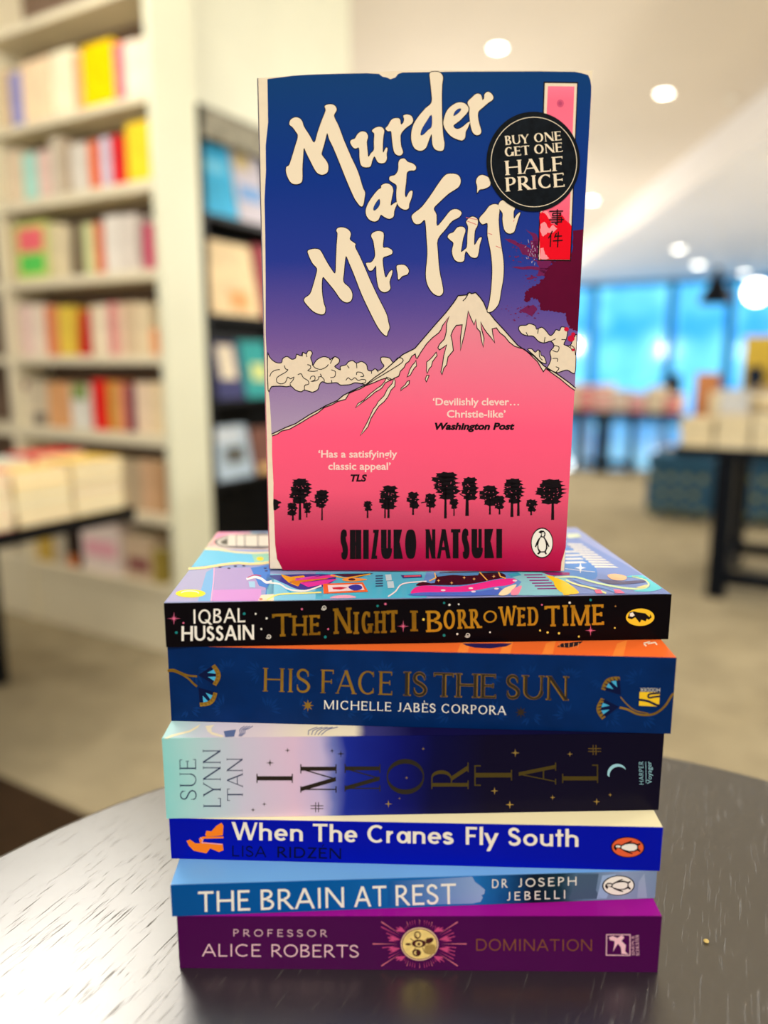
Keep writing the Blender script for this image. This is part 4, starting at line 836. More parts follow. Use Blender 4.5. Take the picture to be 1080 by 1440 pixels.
put(pr, 'HODDER', SANS, (928, 967.6), (900, 967.2), (0, 5), mat((220, 216, 200), .4), 2, track=.1)
pr.build('publisher_emblem', bk)
# ---- 1: black book, colourful cover (top of the lying books)
BLK = mat((8, 4, 8), .3, noise=.1)
bk1, sf, tf = lying(FIT[1], PXC[1], 'paperback_book', 'black-spined paperback with a many-coloured front cover, topmost of the lying books', BLK, mat((150, 164, 218), .2, noise=.06, nscale=12), BLK, 'paperbacks lying in the stack')
pr = Print(sf)
put(pr, 'IQBAL', dict(h=.13, t=.12), (272, 877.2), (345, 874.6), (0, -20), WHITE, 1, track=.1, jit=.02); put(pr, 'HUSSAIN', dict(h=.17, t=.14), (255.2, 901.8), (358, 899.6), (0, -21), WHITE, 1, track=.08, jit=.03)
pr.build('author_lettering', bk1)
pr = Print(sf); GD = mat((150, 108, 26), .4, metal=.45, noise=.3, nscale=120); GB = mat((196, 140, 34), .4, metal=.35, noise=.2, nscale=120)
for t, x0, x1, y0, y1, cap, mt in (('T', 383, 410, 895.5, 894.5, 32, GD), ('HE', 410, 450.5, 894, 893, 28, GD), ('N', 468.8, 495, 891.5, 890, 36, GD), ('IGHT', 497, 559.5, 891.5, 889, 31, GD), ('I', 577, 588, 887.5, 887.5, 29, GD), ('B', 599, 622, 888.5, 888, 30, GB), ('ORR', 624, 678, 885, 883, 27, GB), ('O', 680, 699, 876, 875, 17, GB), ('W', 701, 727, 880, 879, 27, GB), ('ED', 727, 757, 880, 879.5, 26, GB), ('TIME', 766, 849.5, 881, 878.5, 29, GB)):
    put(pr, t, SLAB, (x0, y0), (x1, y1), (-.5, -cap), mt, 1, track=.15, jit=.02)
pr.build('title_lettering', bk1)
pr = Print(sf); PK = mat((232, 110, 150), .4); TL = mat((30, 130, 130), .4); YW = mat((236, 206, 90), .4)
for X, Y, r in ((244.6, 869.7, 9.5), (567, 880.6, 8.5), (830.5, 886.5, 8)): pr.star(X, Y, r, PK, 1, 4, .1); pr.star(X, Y, r * .5, PK, 1, 4, .15, math.pi / 4)
for X, Y, r, mt in ((343.5, 863, 2, TL), (248, 889.5, 2, TL), (359.5, 863.2, 1.3, WHITE), (367.5, 884.5, 1.4, WHITE), (375, 869.5, 1.5, WHITE), (258, 876, 1.3, PK), (424.5, 856.5, 1.4, PK), (461.5, 884.5, 1.3, PK), (457.5, 895.7, 2, TL), (531, 852, 1.7, TL), (542, 849.4, 1.6, PK), (595.5, 871, 1.8, YW), (632, 850.5, 1.5, WHITE), (645, 849.7, 1.2, WHITE), (624.5, 847.8, 1.6, TL), (624.5, 893.5, 2, TL), (643, 891.5, 1.4, WHITE), (689, 889, 1.2, WHITE), (759.5, 886.5, 1.4, YW), (770, 889.3, 1.6, YW), (786, 890.5, 1.6, YW), (801, 847.5, 1.6, WHITE), (830.5, 843.6, 1.8, TL), (814, 895, 1.4, YW), (864.5, 883, 1.2, YW), (865.5, 852.5, 1.2, mat((150, 110, 60), .4)), (762, 850.5, 1.2, PK)): pr.ell(X, Y, r, r, mt, 1, 12)
for X, Y in ((455.5, 854.5), (377.8, 895), (657.5, 893)):
    pr.line([(X + (1 + 3 * t) * math.cos(t * 9), Y + (1 + 2.4 * t) * math.sin(t * 9)) for t in (i / 16 for i in range(17))], .9, WHITE, 1)
pr.build('star_print', bk1)
pr = Print(sf); YO = mat((240, 200, 50), .4)
pr.ell(900.2, 867.9, 20, 12.2, YO, 1, rot=-.02)
pr.poly(crop(580, 730, 2.842, [(860, 395), (868, 372), (885, 368), (900, 372), (930, 376), (948, 392), (950, 380), (956, 392), (944, 402), (936, 398), (932, 408), (915, 402), (908, 414), (900, 404), (890, 392), (876, 400)]), INK, 2)
pr.poly(crop(580, 730, 2.842, [(868, 376), (880, 372), (888, 384), (878, 390), (868, 388)]), WHITE, 3)
pr.build('publisher_emblem', bk1)
# cover picture of the top lying book
pr = Print(tf, [(306, 748.5), (814, 751), (943.5, 836), (231.5, 848.4)]); cc = lambda p: crop(225, 735, 6.75, p); cd_ = lambda p: crop(375, 795, 4.8, p); ce = lambda p: crop(600, 795, 5.4, p); cf = lambda p: crop(780, 740, 6.353, p)
def M(r, g, b): return mat((r, g, b), .22)
SKY = M(110, 196, 236); CR = M(244, 226, 150); PNK = M(246, 160, 196); MAG = M(230, 50, 150); CYA = M(60, 180, 220); PBL = M(40, 60, 150); LAV = M(176, 160, 214)
pr.poly(cc([(530, 70), (1040, 70), (1040, 260), (420, 250), (480, 160)]), M(222, 206, 200), 0)
pr.poly(cc([(560, 66), (860, 70), (860, 100), (640, 115), (540, 150), (500, 150)]), PNK, 1)
pr.poly(cc([(870, 72), (1040, 72), (1040, 105), (860, 100)]), M(150, 200, 226), 1)
pr.poly(cc([(500, 165), (520, 150), (530, 215), (480, 225), (455, 215)]), M(246, 178, 180), 1)
pr.poly(smooth_pts(cc([(515, 185), (545, 155), (640, 125), (840, 108), (1040, 105), (1045, 238), (800, 245), (620, 235), (545, 215)]), 3), M(110, 104, 110), 2)
pr.poly(smooth_pts(cc([(540, 185), (560, 160), (650, 135), (650, 225), (560, 212)]), 3), M(200, 196, 190), 3)
pr.poly(cc([(575, 182), (640, 150), (640, 212), (590, 205)]), M(96, 92, 84), 4)
for a, b in ((650, 720), (728, 800), (810, 925), (935, 1045)): pr.poly(cc([(a, 122), (b, 120), (b, 226), (a, 224)]), M(226, 220, 210), 4)
pr.poly(cc([(420, 255), (560, 255), (760, 280), (1045, 290), (1045, 400), (900, 395), (760, 385), (560, 400), (290, 425)]), SKY, 1)
pr.poly(cc([(870, 300), (1045, 296), (1045, 380), (900, 380)]), M(150, 210, 190), 2)
pr.line(cc([(425, 250), (560, 258), (720, 282), (880, 290), (1045, 285)]), 2.4, M(240, 230, 180), 3)
pr.line(cc([(270, 440), (420, 430), (600, 400), (740, 385), (860, 395), (960, 390), (1045, 378)]), 3.2, M(246, 222, 160), 3)
pr.ell(225 + 950 / 6.75, 735 + 345 / 6.75, 5, 2.8, M(240, 214, 40), 3)
pr.poly(cc([(210, 470), (500, 430), (470, 745), (30, 750)]), M(170, 172, 214), 0)
pr.poly(cc([(440, 470), (510, 430), (490, 745), (360, 745)]), M(120, 180, 236), 1)
pr.poly(cc([(525, 435), (1000, 420), (1000, 640), (510, 690)]), LAV, 0)
pr.poly(cc([(505, 640), (960, 630), (960, 745), (495, 745)]), M(206, 150, 220), 1)
pr.line(cc([(515, 430), (508, 560), (485, 745)]), 1.6, M(246, 180, 226), 2)
pr.ell(225 + 290 / 6.75, 735 + 675 / 6.75, 21, 5.6, M(246, 226, 40), 3); pr.ring(225 + 285 / 6.75, 735 + 672 / 6.75, 12, 3, 1.6, M(250, 246, 210), 4, a0=180, a1=370)
for x, y in ((570, 425), (655, 435), (715, 415), (795, 412), (1000, 435), (1010, 460)): pr.ell(225 + x / 6.75, 735 + y / 6.75, 2.4, .9, M(60, 50, 90), 3, 10)
pr.poly(cc([(860, 430), (1045, 400), (1045, 500), (1080, 500), (1080, 700), (1000, 690), (1010, 620), (940, 600)]), M(70, 130, 220), 2)
pr.line(smooth_pts(cc([(820, 540), (900, 520), (960, 535), (1010, 570), (1060, 560)]), 4, False), 3.5, M(240, 240, 246), 4); pr.poly(cc([(840, 560), (900, 560), (905, 620), (850, 615)]), M(160, 205, 236), 3)
pr.line(smooth_pts(cc([(830, 525), (900, 500), (960, 510)]), 4, False), 1.3, M(190, 60, 110), 4)
pr.poly(cc([(960, 690), (1080, 680), (1080, 745), (930, 745)]), M(246, 226, 200), 3); pr.ell(367, 843, 2.5, 1.2, M(230, 90, 80), 4)
# middle-left of the strip under the standing book
pr.poly(cd_([(0, 60), (380, 60), (380, 235), (0, 240)]), M(120, 200, 232), 2)
pr.poly(cd_([(330, 50), (1080, 45), (1080, 220), (330, 230)]), M(70, 186, 222), 2)
pr.poly(smooth_pts(cd_([(20, 75), (100, 66), (380, 60), (470, 80), (420, 130), (330, 160), (220, 165), (130, 130)]), 3), PBL, 3)
pr.poly(cd_([(95, 62), (160, 80), (250, 70), (260, 80), (150, 120), (205, 125), (210, 145), (150, 120), (110, 85)]), M(226, 170, 40), 4)
pr.poly(cd_([(160, 105), (460, 62), (470, 78), (200, 130)]), M(226, 60, 160), 4); pr.poly(cd_([(190, 90), (360, 70), (300, 84), (200, 104)]), M(220, 90, 200), 4)
pr.poly(cd_([(150, 110), (420, 88), (400, 96), (230, 118), (215, 145)]), M(206, 130, 30), 5)
pr.poly(cd_([(230, 125), (400, 100), (480, 95), (400, 130), (280, 150)]), M(220, 60, 170), 5)
pr.poly(cd_([(440, 60), (720, 56), (620, 85), (520, 80)]), M(40, 34, 60), 4); pr.line(cd_([(430, 70), (530, 90), (700, 62)]), 1.5, M(240, 180, 40), 5)
pr.line(smooth_pts(cd_([(20, 120), (90, 130), (150, 165), (260, 175), (370, 140)]), 4, False), 2.2, M(236, 240, 240), 5)
pr.line(smooth_pts(cd_([(0, 238), (60, 205), (130, 195), (260, 190), (370, 185)]), 4, False), 2, M(240, 236, 130), 5)
pr.line(smooth_pts(cd_([(120, 150), (180, 190), (300, 185), (380, 165)]), 4, False), 2.4, M(40, 170, 220), 4)
pr.poly(cd_([(380, 128), (650, 118), (685, 182), (385, 195)]), M(230, 106, 50), 6); pr.poly(cd_([(412, 138), (640, 130), (662, 170), (418, 184)]), M(236, 224, 232), 7)
pr.poly(smooth_pts(cd_([(550, 150), (600, 134), (640, 145), (640, 165), (590, 175)]), 3), M(50, 60, 170), 8); pr.poly(cd_([(440, 155), (500, 150), (545, 156), (500, 168), (450, 166)]), M(190, 40, 60), 8)
pr.poly(smooth_pts(cd_([(510, 98), (560, 86), (680, 98), (600, 112), (530, 110)]), 3), M(240, 160, 70), 6); pr.ell(375 + 575 / 4.8, 795 + 99 / 4.8, 5, 1.6, M(60, 40, 40), 7)
put(pr, 'TICKETS', SANS, (538.5, 826), (527, 808) if False else (540, 808), (-7, 0), M(30, 70, 110), 7) if False else None
for k in range(5): pr.line(cd_([(735, 75 + k * 17), (785, 73 + k * 17)]), 1.6, M(30, 90, 130), 6)
pr.poly(cd_([(800, 66), (840, 64), (845, 105), (808, 108)]), M(190, 226, 240), 6); pr.poly(cd_([(812, 112), (855, 110), (862, 155), (818, 158)]), M(190, 226, 240), 6)
pr.poly(cd_([(905, 70), (1045, 66), (1050, 85), (920, 90)]), M(50, 60, 130), 6); pr.poly(cd_([(925, 74), (1040, 70), (1040, 78), (930, 82)]), M(230, 90, 110), 7)
pr.line(smooth_pts(cd_([(820, 215), (870, 180), (900, 140), (950, 122), (1079, 112)]), 4, False), 1.8, M(240, 240, 244), 7)
pr.poly(smooth_pts(cd_([(430, 225), (470, 208), (560, 205), (600, 222)]), 3), M(236, 170, 200), 5)
# right part of the strip
pr.poly(ce([(0, 50), (720, 50), (720, 232), (-60, 234)]), M(90, 150, 220), 6)
pr.poly(smooth_pts(ce([(-110, 225), (-90, 175), (0, 158), (200, 168), (350, 150), (560, 108), (680, 110), (640, 150), (500, 170), (300, 205), (100, 208)]), 3), MAG, 7)
pr.poly(smooth_pts(ce([(-80, 158), (-30, 130), (60, 140), (100, 60), (400, 60), (560, 60), (600, 95), (520, 110), (400, 135), (250, 155), (60, 155)]), 3), M(34, 18, 26), 8)
pr.poly(ce([(75, 66), (400, 62), (390, 80), (300, 85), (200, 78), (80, 92)]), M(70, 150, 210), 9); pr.line(ce([(60, 62), (70, 100), (20, 125)]), 1.6, M(240, 200, 100), 9); pr.line(ce([(400, 55), (460, 120)]), 1.6, M(240, 190, 90), 9); pr.line(ce([(545, 55), (560, 90), (600, 105)]), 1.6, M(240, 190, 90), 9)
for x, y in ((190, 140), (285, 100), (360, 110), (510, 90), (90, 122)): pr.star(600 + x / 5.4, 795 + y / 5.4, 2.6, M(240, 190, 110), 10, 4, .3)
pr.poly(smooth_pts(ce([(-100, 235), (-60, 212), (200, 208), (420, 200), (560, 175), (520, 232)]), 3), M(70, 110, 210), 8)
for x, y in ((125, 195), (335, 180), (355, 205), (530, 183), (670, 122)): pr.ell(600 + x / 5.4, 795 + y / 5.4, 3.4, 1.3, M(236, 226, 244), 9, 10)
pr.poly(ce([(700, 55), (1000, 55), (1085, 120), (1085, 232), (640, 232), (720, 130), (640, 90)]), M(130, 206, 220), 7)
pr.poly(ce([(610, 70), (700, 62), (720, 80), (640, 96)]), M(40, 170, 200), 8)
for k in range(6): pr.line(ce([(740 + k * 20, 78 + k * 21), (880 + k * 24, 76 + k * 21)]), 1.6, M(130, 40, 130), 8)
pr.poly(ce([(870, 58), (1000, 56), (1085, 60), (1085, 80), (940, 82)]), M(150, 30, 110), 8)
pr.poly(ce([(900, 80), (960, 88), (1085, 150), (1085, 232), (1040, 232), (1000, 160)]), M(246, 206, 30), 8)
pr.poly(smooth_pts(ce([(545, 230), (590, 180), (680, 150), (660, 185), (610, 230)]), 3), M(244, 232, 190), 9)
pr.poly(smooth_pts(ce([(640, 230), (650, 190), (720, 160), (710, 200), (690, 230)]), 3), M(240, 150, 180), 10)
# right area beyond the standing book
pr.poly(cf([(100, 100), (180, 95), (800, 440), (1040, 590), (1040, 610), (0, 610), (0, 420), (85, 400)]), M(122, 146, 210), 6)
pr.poly(smooth_pts(cf([(85, 200), (200, 230), (300, 310), (370, 380), (370, 470), (250, 480), (0, 460), (0, 420), (85, 400)]), 3), M(80, 136, 214), 7)
pr.poly(cf([(110, 60), (200, 60), (240, 100), (160, 110), (110, 110)]), M(214, 226, 200), 7)
for i in range(10):
    t = i / 9; x0, y0 = 110 + t * 240, 160 + t * 200; pr.poly(cf([(x0, y0), (x0 + 130 + t * 60, y0 + 4 - t * 0), (x0 + 150 + t * 70, y0 + 16), (x0 + 12, y0 + 15)]), M(232, 230, 224), 8)
for i in range(4):
    y0 = 225 + i * 32; pr.poly(cf([(95, y0), (190 + i * 20, y0 - 2), (215 + i * 26, y0 + 14), (95, y0 + 18)]), M(224, 224, 228), 8)
pr.star(780 + 230 / 6.353, 740 + 378 / 6.353, 8, M(236, 240, 246), 9, 4, .25); pr.line(cf([(95, 385), (250, 405), (360, 415)]), .8, M(220, 226, 240), 9)
pr.line(smooth_pts(cf([(0, 462), (180, 460), (330, 500), (480, 535), (640, 560), (780, 565), (840, 530), (800, 480), (690, 455)]), 4, False), 2.6, M(206, 236, 190), 9)
pr.poly(smooth_pts(cf([(640, 460), (720, 445), (860, 455), (950, 510), (960, 560), (850, 590), (700, 585), (830, 560), (850, 520), (780, 470)]), 3), M(100, 212, 230), 9)
pr.poly(smooth_pts(cf([(380, 480), (520, 490), (600, 500), (780, 490), (810, 505), (700, 520), (600, 525), (480, 520)]), 3), M(96, 92, 130), 10)
pr.poly(smooth_pts(cf([(470, 445), (540, 432), (640, 455), (620, 490), (520, 485)]), 3), M(246, 190, 150), 10)
pr.poly(smooth_pts(cf([(0, 470), (90, 500), (190, 570), (210, 608), (80, 608), (0, 540)]), 3), M(246, 210, 40), 10)
pr.line(smooth_pts(cf([(100, 490), (200, 530), (330, 560), (460, 606)]), 4, False), 2.4, M(226, 236, 170), 11)
pr.line(smooth_pts(cf([(160, 480), (280, 530), (420, 555), (560, 600)]), 4, False), 2, M(110, 160, 226), 11)
pr.poly(cf([(350, 570), (410, 575), (430, 608), (370, 608)]), M(240, 110, 150), 11); pr.poly(cf([(525, 572), (580, 575), (630, 607), (540, 607)]), M(240, 120, 160), 11)
for x in (790,): pr.poly(smooth_pts(cf([(760, 545), (830, 530), (800, 560), (730, 555)]), 3), M(240, 226, 160), 11)
pr.build('cover_picture', bk1)
TOP1 = tf
# ================================================================ the standing book
Vd = Vector((math.sin(math.radians(2.19)), math.cos(math.radians(2.19)), 0)); Ud = Vector((math.cos(math.radians(2.19)), -math.sin(math.radians(2.19)), 0))
LEAN = math.radians(.9)
B0 = hit(586, 804.8, TOP1.P, TOP1.N)
NF = (-Vd * math.cos(LEAN) - Vector((0, 0, 1)) * -math.sin(LEAN)).normalized()
NF = Vector((-Vd.x * math.cos(LEAN), -Vd.y * math.cos(LEAN), math.sin(LEAN)))
FF = Face(B0, NF)
def ontop(p):   # drop a point onto the cover it stands on
    k = (p - TOP1.P).dot(TOP1.N) / TOP1.N.z; return Vector((p.x, p.y, p.z - k + .0012))
UPX = [(361.7, 110), (833.3, 99), (793.3, 803.7), (378.7, 806)]
tl, tr, br, bl = [hit(u, v, B0, NF) for u, v in UPX]
bl, br = ontop(bl), ontop(br)
DEP = Vd * .017
st = empty('paperback_book', (bl + br) / 2 + DEP / 2, -math.radians(2.19), label='standing paperback facing front, snow-capped pink mountain under a deep blue sky, round black sticker', cat='book')
cth = -NF * .00035
def plate(a, b, c_, d, off, mb, mt): mb.hexa([a, b, b + off, a + off, d, c_, c_ + off, d + off], mt)
mb = MB(); SPN = ramp_mat('spine_print', [(0, (150, 10, 70)), (.25, (232, 84, 124)), (.5, (170, 150, 180)), (.7, (30, 50, 130)), (1, (10, 44, 100))], 2, .35)
TOPX = [tl] + [hit(u, v, B0, NF) for u, v in ((400, 107.2), (440, 104.4), (490, 102.6), (533, 101), (570, 99.6), (600, 99), (700, 98.7))] + [tr]
for q0, q1 in zip(TOPX, TOPX[1:]):
    f0, f1 = ((q_ - tl).dot(Ud) / (tr - tl).dot(Ud) for q_ in (q0, q1))
    plate(bl.lerp(br, f0), bl.lerp(br, f1), q1, q0, cth, mb, CREAM); plate(bl.lerp(br, f0) + DEP, bl.lerp(br, f1) + DEP, q1 + DEP, q0 + DEP, -cth, mb, NAVY)
side = -Ud * .0012; n = 6   # softly rounded spine
for i in range(n):
    a0, a1 = i / n, (i + 1) / n; f = lambda a: DEP * a + side * math.sin(math.pi * a)
    q = [bl + f(a0), bl + f(a0) + Ud * .0004, bl + f(a1) + Ud * .0004, bl + f(a1)]; t_ = [tl + f(a0), tl + f(a0) + Ud * .0004, tl + f(a1) + Ud * .0004, tl + f(a1)]
    mb.hexa(q + t_, SPN)
mb.build('cover', st)
pg = MB(); e = Ud * .0006; z = Vector((0, 0, .0004))
pg.hexa([bl + e + cth * 1.1, br - e * .5 + cth * 1.1, br - e * .5 + DEP - cth, bl + e + DEP - cth, tl + e + cth * 1.1 - z, tr - e * .5 + cth * 1.1 - z, tr - e * .5 + DEP - cth - z, tl + e + DEP - cth - z], PAPER); pg.build('page_block', st)
CL = [(361.7, 110), (440, 104.6), (533, 101.2), (600, 99.2), (833.3, 98.8), (793.6, 803.0), (378.9, 805.2)]
# sky and mountain
sky = ramp_mat('sky_print', [(0, (176, 156, 186)), (.1, (160, 136, 178)), (.26, (120, 92, 160)), (.36, (92, 76, 156)), (.5, (38, 56, 150)), (.72, (10, 50, 138)), (1, (0, 58, 116))], 2, .36, .03, 3500, coat=0)
pinkm = ramp_mat('mountain_print', [(0, (164, 8, 62)), (.08, (184, 24, 76)), (.22, (208, 74, 106)), (.32, (240, 88, 122)), (.55, (255, 92, 132)), (.75, (244, 116, 146)), (1, (232, 140, 158))], 2, .38, .03, 3500, coat=0)
c1 = lambda p: crop(380, 120, 6, p); c2 = lambda p: crop(500, 90, 4.909, p); c3_ = lambda p: crop(420, 300, 6.75, p); c4 = lambda p: crop(500, 220, 4.5, p)
k4 = lambda p: crop(580, 400, 4.32, p); k8 = lambda p: crop(500, 400, 6, p); k7 = lambda p: crop(370, 480, 6.353, p); k6 = lambda p: crop(700, 280, 7.2, p)
ridge = [(381.8, 610.6), (401.5, 601.2), (415.6, 595.7), (435.3, 583.1), (445.6, 577.6), (458, 570.5), (473.9, 563.4), (483.3, 555.6), (494.3, 550), (514.8, 540.6), (527.4, 530.4), (540, 521.7), (556.7, 506.7), (566.7, 498.3), (583.3, 490), (593.3, 478.3), (613.3, 455), (626.7, 440), (638.3, 425), (644.2, 415.8), (656.7, 414.7), (660, 411), (663, 413), (666.7, 412), (669, 411.6), (675, 418), (680, 425), (684, 434.7), (695.7, 449.8), (709.6, 464.8), (728, 485.6), (751, 500.7), (765, 514.6), (783.7, 526), (799.9, 537.7), (809.6, 545.8)]
snow = [(382.5, 613), (390, 610.5), (396, 606), (407, 603.5), (417, 598), (424, 594), (436, 586.5), (447, 580.5), (456, 573), (466, 569.5), (475, 564.5), (486, 561.5), (491, 553), (500, 549), (506, 547), (514, 542.5), (526, 538), (536, 533.5), (543, 531.7), (549, 535), (556, 531), (560.8, 529), (563, 522), (568.3, 516.7), (571, 511), (575, 508.3), (579, 501), (584, 497.5), (585, 503), (586.7, 504), (592, 495), (600, 483.3), (608, 475), (616.7, 468.3), (620, 464), (622.5, 457.5), (631.7, 445), (628, 455), (627.5, 466.7), (625, 476.7), (618, 484), (615.8, 489), (618, 492), (624, 488), (628, 485), (624, 500), (622, 514), (620, 523), (621.7, 526.7), (624, 518), (628, 513), (630, 502), (637.5, 493), (636, 480), (634, 471.7), (637, 464), (641.7, 457.5), (650, 456.7), (647.5, 475), (647.5, 493), (650, 482), (653, 470), (655.8, 455), (658.3, 437.5), (662, 447), (666.7, 456.7), (669, 449), (670.8, 461.7), (675, 466), (677, 478), (679.5, 488), (680.7, 476), (677, 462), (676, 453), (680, 461), (684, 467), (690, 474), (695.7, 482), (693, 470), (692, 462.5), (698, 461), (703, 468), (709.6, 473), (716, 481), (723.5, 486.8), (730, 489), (737.4, 491), (746, 499), (756, 508.8), (760, 516), (764, 522.7), (767.5, 518), (778, 526), (788, 533), (795, 539), (802, 544.7), (808.6, 549)]
pr = Print(FF, CL)
skyp = [(376, 111.2), (420, 105.5), (470, 104), (515, 103), (533, 104), (538, 108), (544, 109), (549, 111.5), (556, 109), (560, 104), (566, 102), (640, 100.8), (760, 100.4), (808, 101), (816, 102.5), (827, 105.5), (830, 112), (831.5, 121), (831, 150), (827, 210), (825, 262), (821, 340), (818.6, 400), (813, 500), (810, 548)]
pr.poly(skyp + ridge[::-1] + [(381, 590), (379.5, 566), (376.5, 540), (375, 500), (373.6, 470), (373.6, 400), (373, 330), (372, 280), (374, 240), (373.6, 205), (377, 172), (376.5, 140)], sky, 0); pr.build('sky_print', st)
pr = Print(FF, CL)
pr.poly(snow + [(806, 600), (802, 660), (799.6, 710), (797.6, 740), (796, 768), (792.4, 781), (789.6, 790), (788.6, 803), (600, 802.8), (500, 802), (397.7, 801.7), (393, 792), (389.6, 786), (387, 766), (386, 740), (384.4, 700), (384.6, 680), (382.6, 640)], pinkm, 1); pr.build('mountain_print', st)
# snow cap: cream between ridge and snow line is drawn as its own print so it stays crisp above the sky
pr = Print(FF, CL); SN = mat((234, 218, 194), .42, noise=.03, nscale=400)
pr.poly(ridge + snow[::-1], SN, 1)
shards = [k8([(680, 572), (688, 600), (668, 625), (650, 650), (640, 690), (620, 712), (605, 750), (598, 730), (600, 700), (600, 655), (625, 635), (650, 610)]), k8([(620, 768), (610, 795), (598, 822), (588, 800), (600, 768)]), k8([(455, 812), (452, 838), (430, 860), (400, 878), (382, 896), (385, 875), (420, 845), (435, 818)]), k8([(510, 640), (515, 688), (500, 700), (480, 730), (462, 765), (435, 780), (450, 745), (455, 722), (480, 680), (500, 660)]),
 k8([(262, 782), (300, 798), (285, 812), (250, 830), (225, 870), (200, 890), (165, 908), (130, 940), (60, 992), (0, 1040), (20, 1005), (70, 975), (120, 925), (190, 870), (215, 855), (245, 820)]),
 k8([(325, 790), (335, 820), (330, 860), (300, 890), (272, 950), (240, 990), (200, 1022), (180, 1050), (160, 1082), (130, 1130), (105, 1200), (85, 1225), (40, 1275), (70, 1215), (100, 1160), (150, 1050), (175, 1020), (190, 990), (240, 940), (270, 880), (310, 835)])]
for s_ in shards: pr.poly(s_, SN, 3)
pr.build('snow_print', st)
pr = Print(FF, CL)
pr.line(ridge, 1.4, INK, 4); pr.line(snow, 1.2, INK, 4)
for s_ in shards: pr.line(s_, 1.1, INK, 4, closed=True)
pr.line(k8([(945, 70), (945, 90), (925, 120), (905, 140)]), 1.2, INK, 4)
pr.build('mountain_outline', st)
# clouds
cl1 = k7([(40, 120), (55, 135), (80, 165), (120, 190), (165, 190), (175, 155), (215, 135), (255, 160), (290, 150), (300, 115), (340, 130), (355, 98), (385, 112), (400, 88), (425, 84), (440, 108), (425, 145), (440, 190), (445, 215), (480, 165), (540, 137), (590, 150), (600, 165), (640, 137), (680, 160), (675, 195), (640, 225), (690, 255), (690, 225), (740, 210), (760, 185), (800, 172), (835, 195), (880, 180), (925, 210), (935, 255), (970, 265), (1000, 245), (1035, 260), (1080, 222), (1060, 190), (1050, 150), (1075, 140), (1130, 150), (1165, 190), (1200, 150), (1240, 152), (1240, 190), (1100, 280), (1000, 340), (925, 385), (880, 378), (820, 370), (780, 385), (730, 390), (690, 390), (660, 370), (615, 372), (570, 375), (530, 360), (505, 385), (490, 430), (450, 452), (430, 452), (370, 435), (340, 450), (290, 435), (250, 400), (210, 405), (170, 400), (130, 400), (75, 405), (45, 435)])
cl2 = k4([(645, 270), (655, 250), (690, 248), (710, 238), (745, 250), (755, 272), (785, 260), (812, 282), (835, 310), (855, 300), (872, 275), (893, 280), (905, 258), (935, 265), (942, 285), (935, 330), (920, 365), (958, 370), (975, 335), (998, 305), (994, 420), (990, 525), (975, 540), (940, 520), (900, 530), (875, 535), (820, 512), (830, 485), (842, 450), (835, 410), (860, 375), (840, 345), (800, 355), (765, 345), (735, 315), (700, 312), (665, 300)])
cl3 = k4([(700, 395), (725, 392), (745, 412), (762, 398), (778, 410), (782, 430), (800, 440), (812, 480), (780, 470), (740, 432)])
def cloud(c_):
    pr = Print(FF, CL); pr.poly(smooth_pts(c_, 3), SN, 2); pr.line(smooth_pts(c_, 3), 1.2, INK, 3, closed=True); return pr
pr = cloud(cl1)
for L in ([(60, 315), (75, 280), (110, 258), (150, 252)], [(190, 215), (200, 245), (222, 255), (195, 280), (150, 305), (122, 330), (125, 365), (160, 380), (200, 365), (220, 320), (245, 335), (275, 320), (265, 350), (240, 375)], [(310, 298), (340, 290), (360, 325), (400, 350), (408, 380), (380, 390)], [(420, 340), (430, 315), (460, 312), (462, 345), (430, 358), (480, 350), (500, 325)], [(395, 208), (420, 215), (425, 240), (400, 262), (450, 268), (490, 262)], [(510, 290), (520, 310), (490, 320)], [(445, 215), (470, 240), (520, 250), (570, 225), (582, 205)], [(610, 255), (645, 270), (640, 315), (600, 325)], [(515, 310), (545, 340), (545, 365)], [(835, 300), (840, 275), (880, 280), (900, 310), (870, 315)], [(740, 350), (760, 325), (790, 345), (820, 325), (850, 350), (880, 340), (915, 345), (912, 370), (880, 375)], [(610, 345), (615, 370)], [(750, 215), (770, 240)], [(835, 195), (838, 240)], [(640, 137), (620, 160), (600, 200)], [(355, 98), (350, 135)], [(385, 112), (392, 140)], [(970, 265), (968, 290)], [(1010, 250), (1030, 275)], [(370, 435), (370, 400), (385, 385)], [(250, 400), (240, 380)]):
    pr.line(smooth_pts(k7(L), 3, False), 1.1, INK, 3)
pr.build('cloud_print', st); cloud(cl3).build('cloud_print', st); pr = cloud(cl2)
for L in ([(860, 370), (890, 380), (880, 410), (850, 400)], [(930, 370), (960, 385), (970, 405)], [(955, 385), (965, 372), (985, 390), (990, 430)], [(850, 450), (880, 450), (880, 470)], [(870, 535), (890, 510), (870, 500)], [(905, 335), (930, 335)], [(760, 300), (765, 270)], [(700, 310), (690, 290)], [(800, 355), (805, 320)], [(840, 345), (870, 330)], [(770, 400), (772, 440), (790, 460)]):
    pr.line(smooth_pts(k4(L), 3, False), 1.1, INK, 3)
pr.build('cloud_print', st)
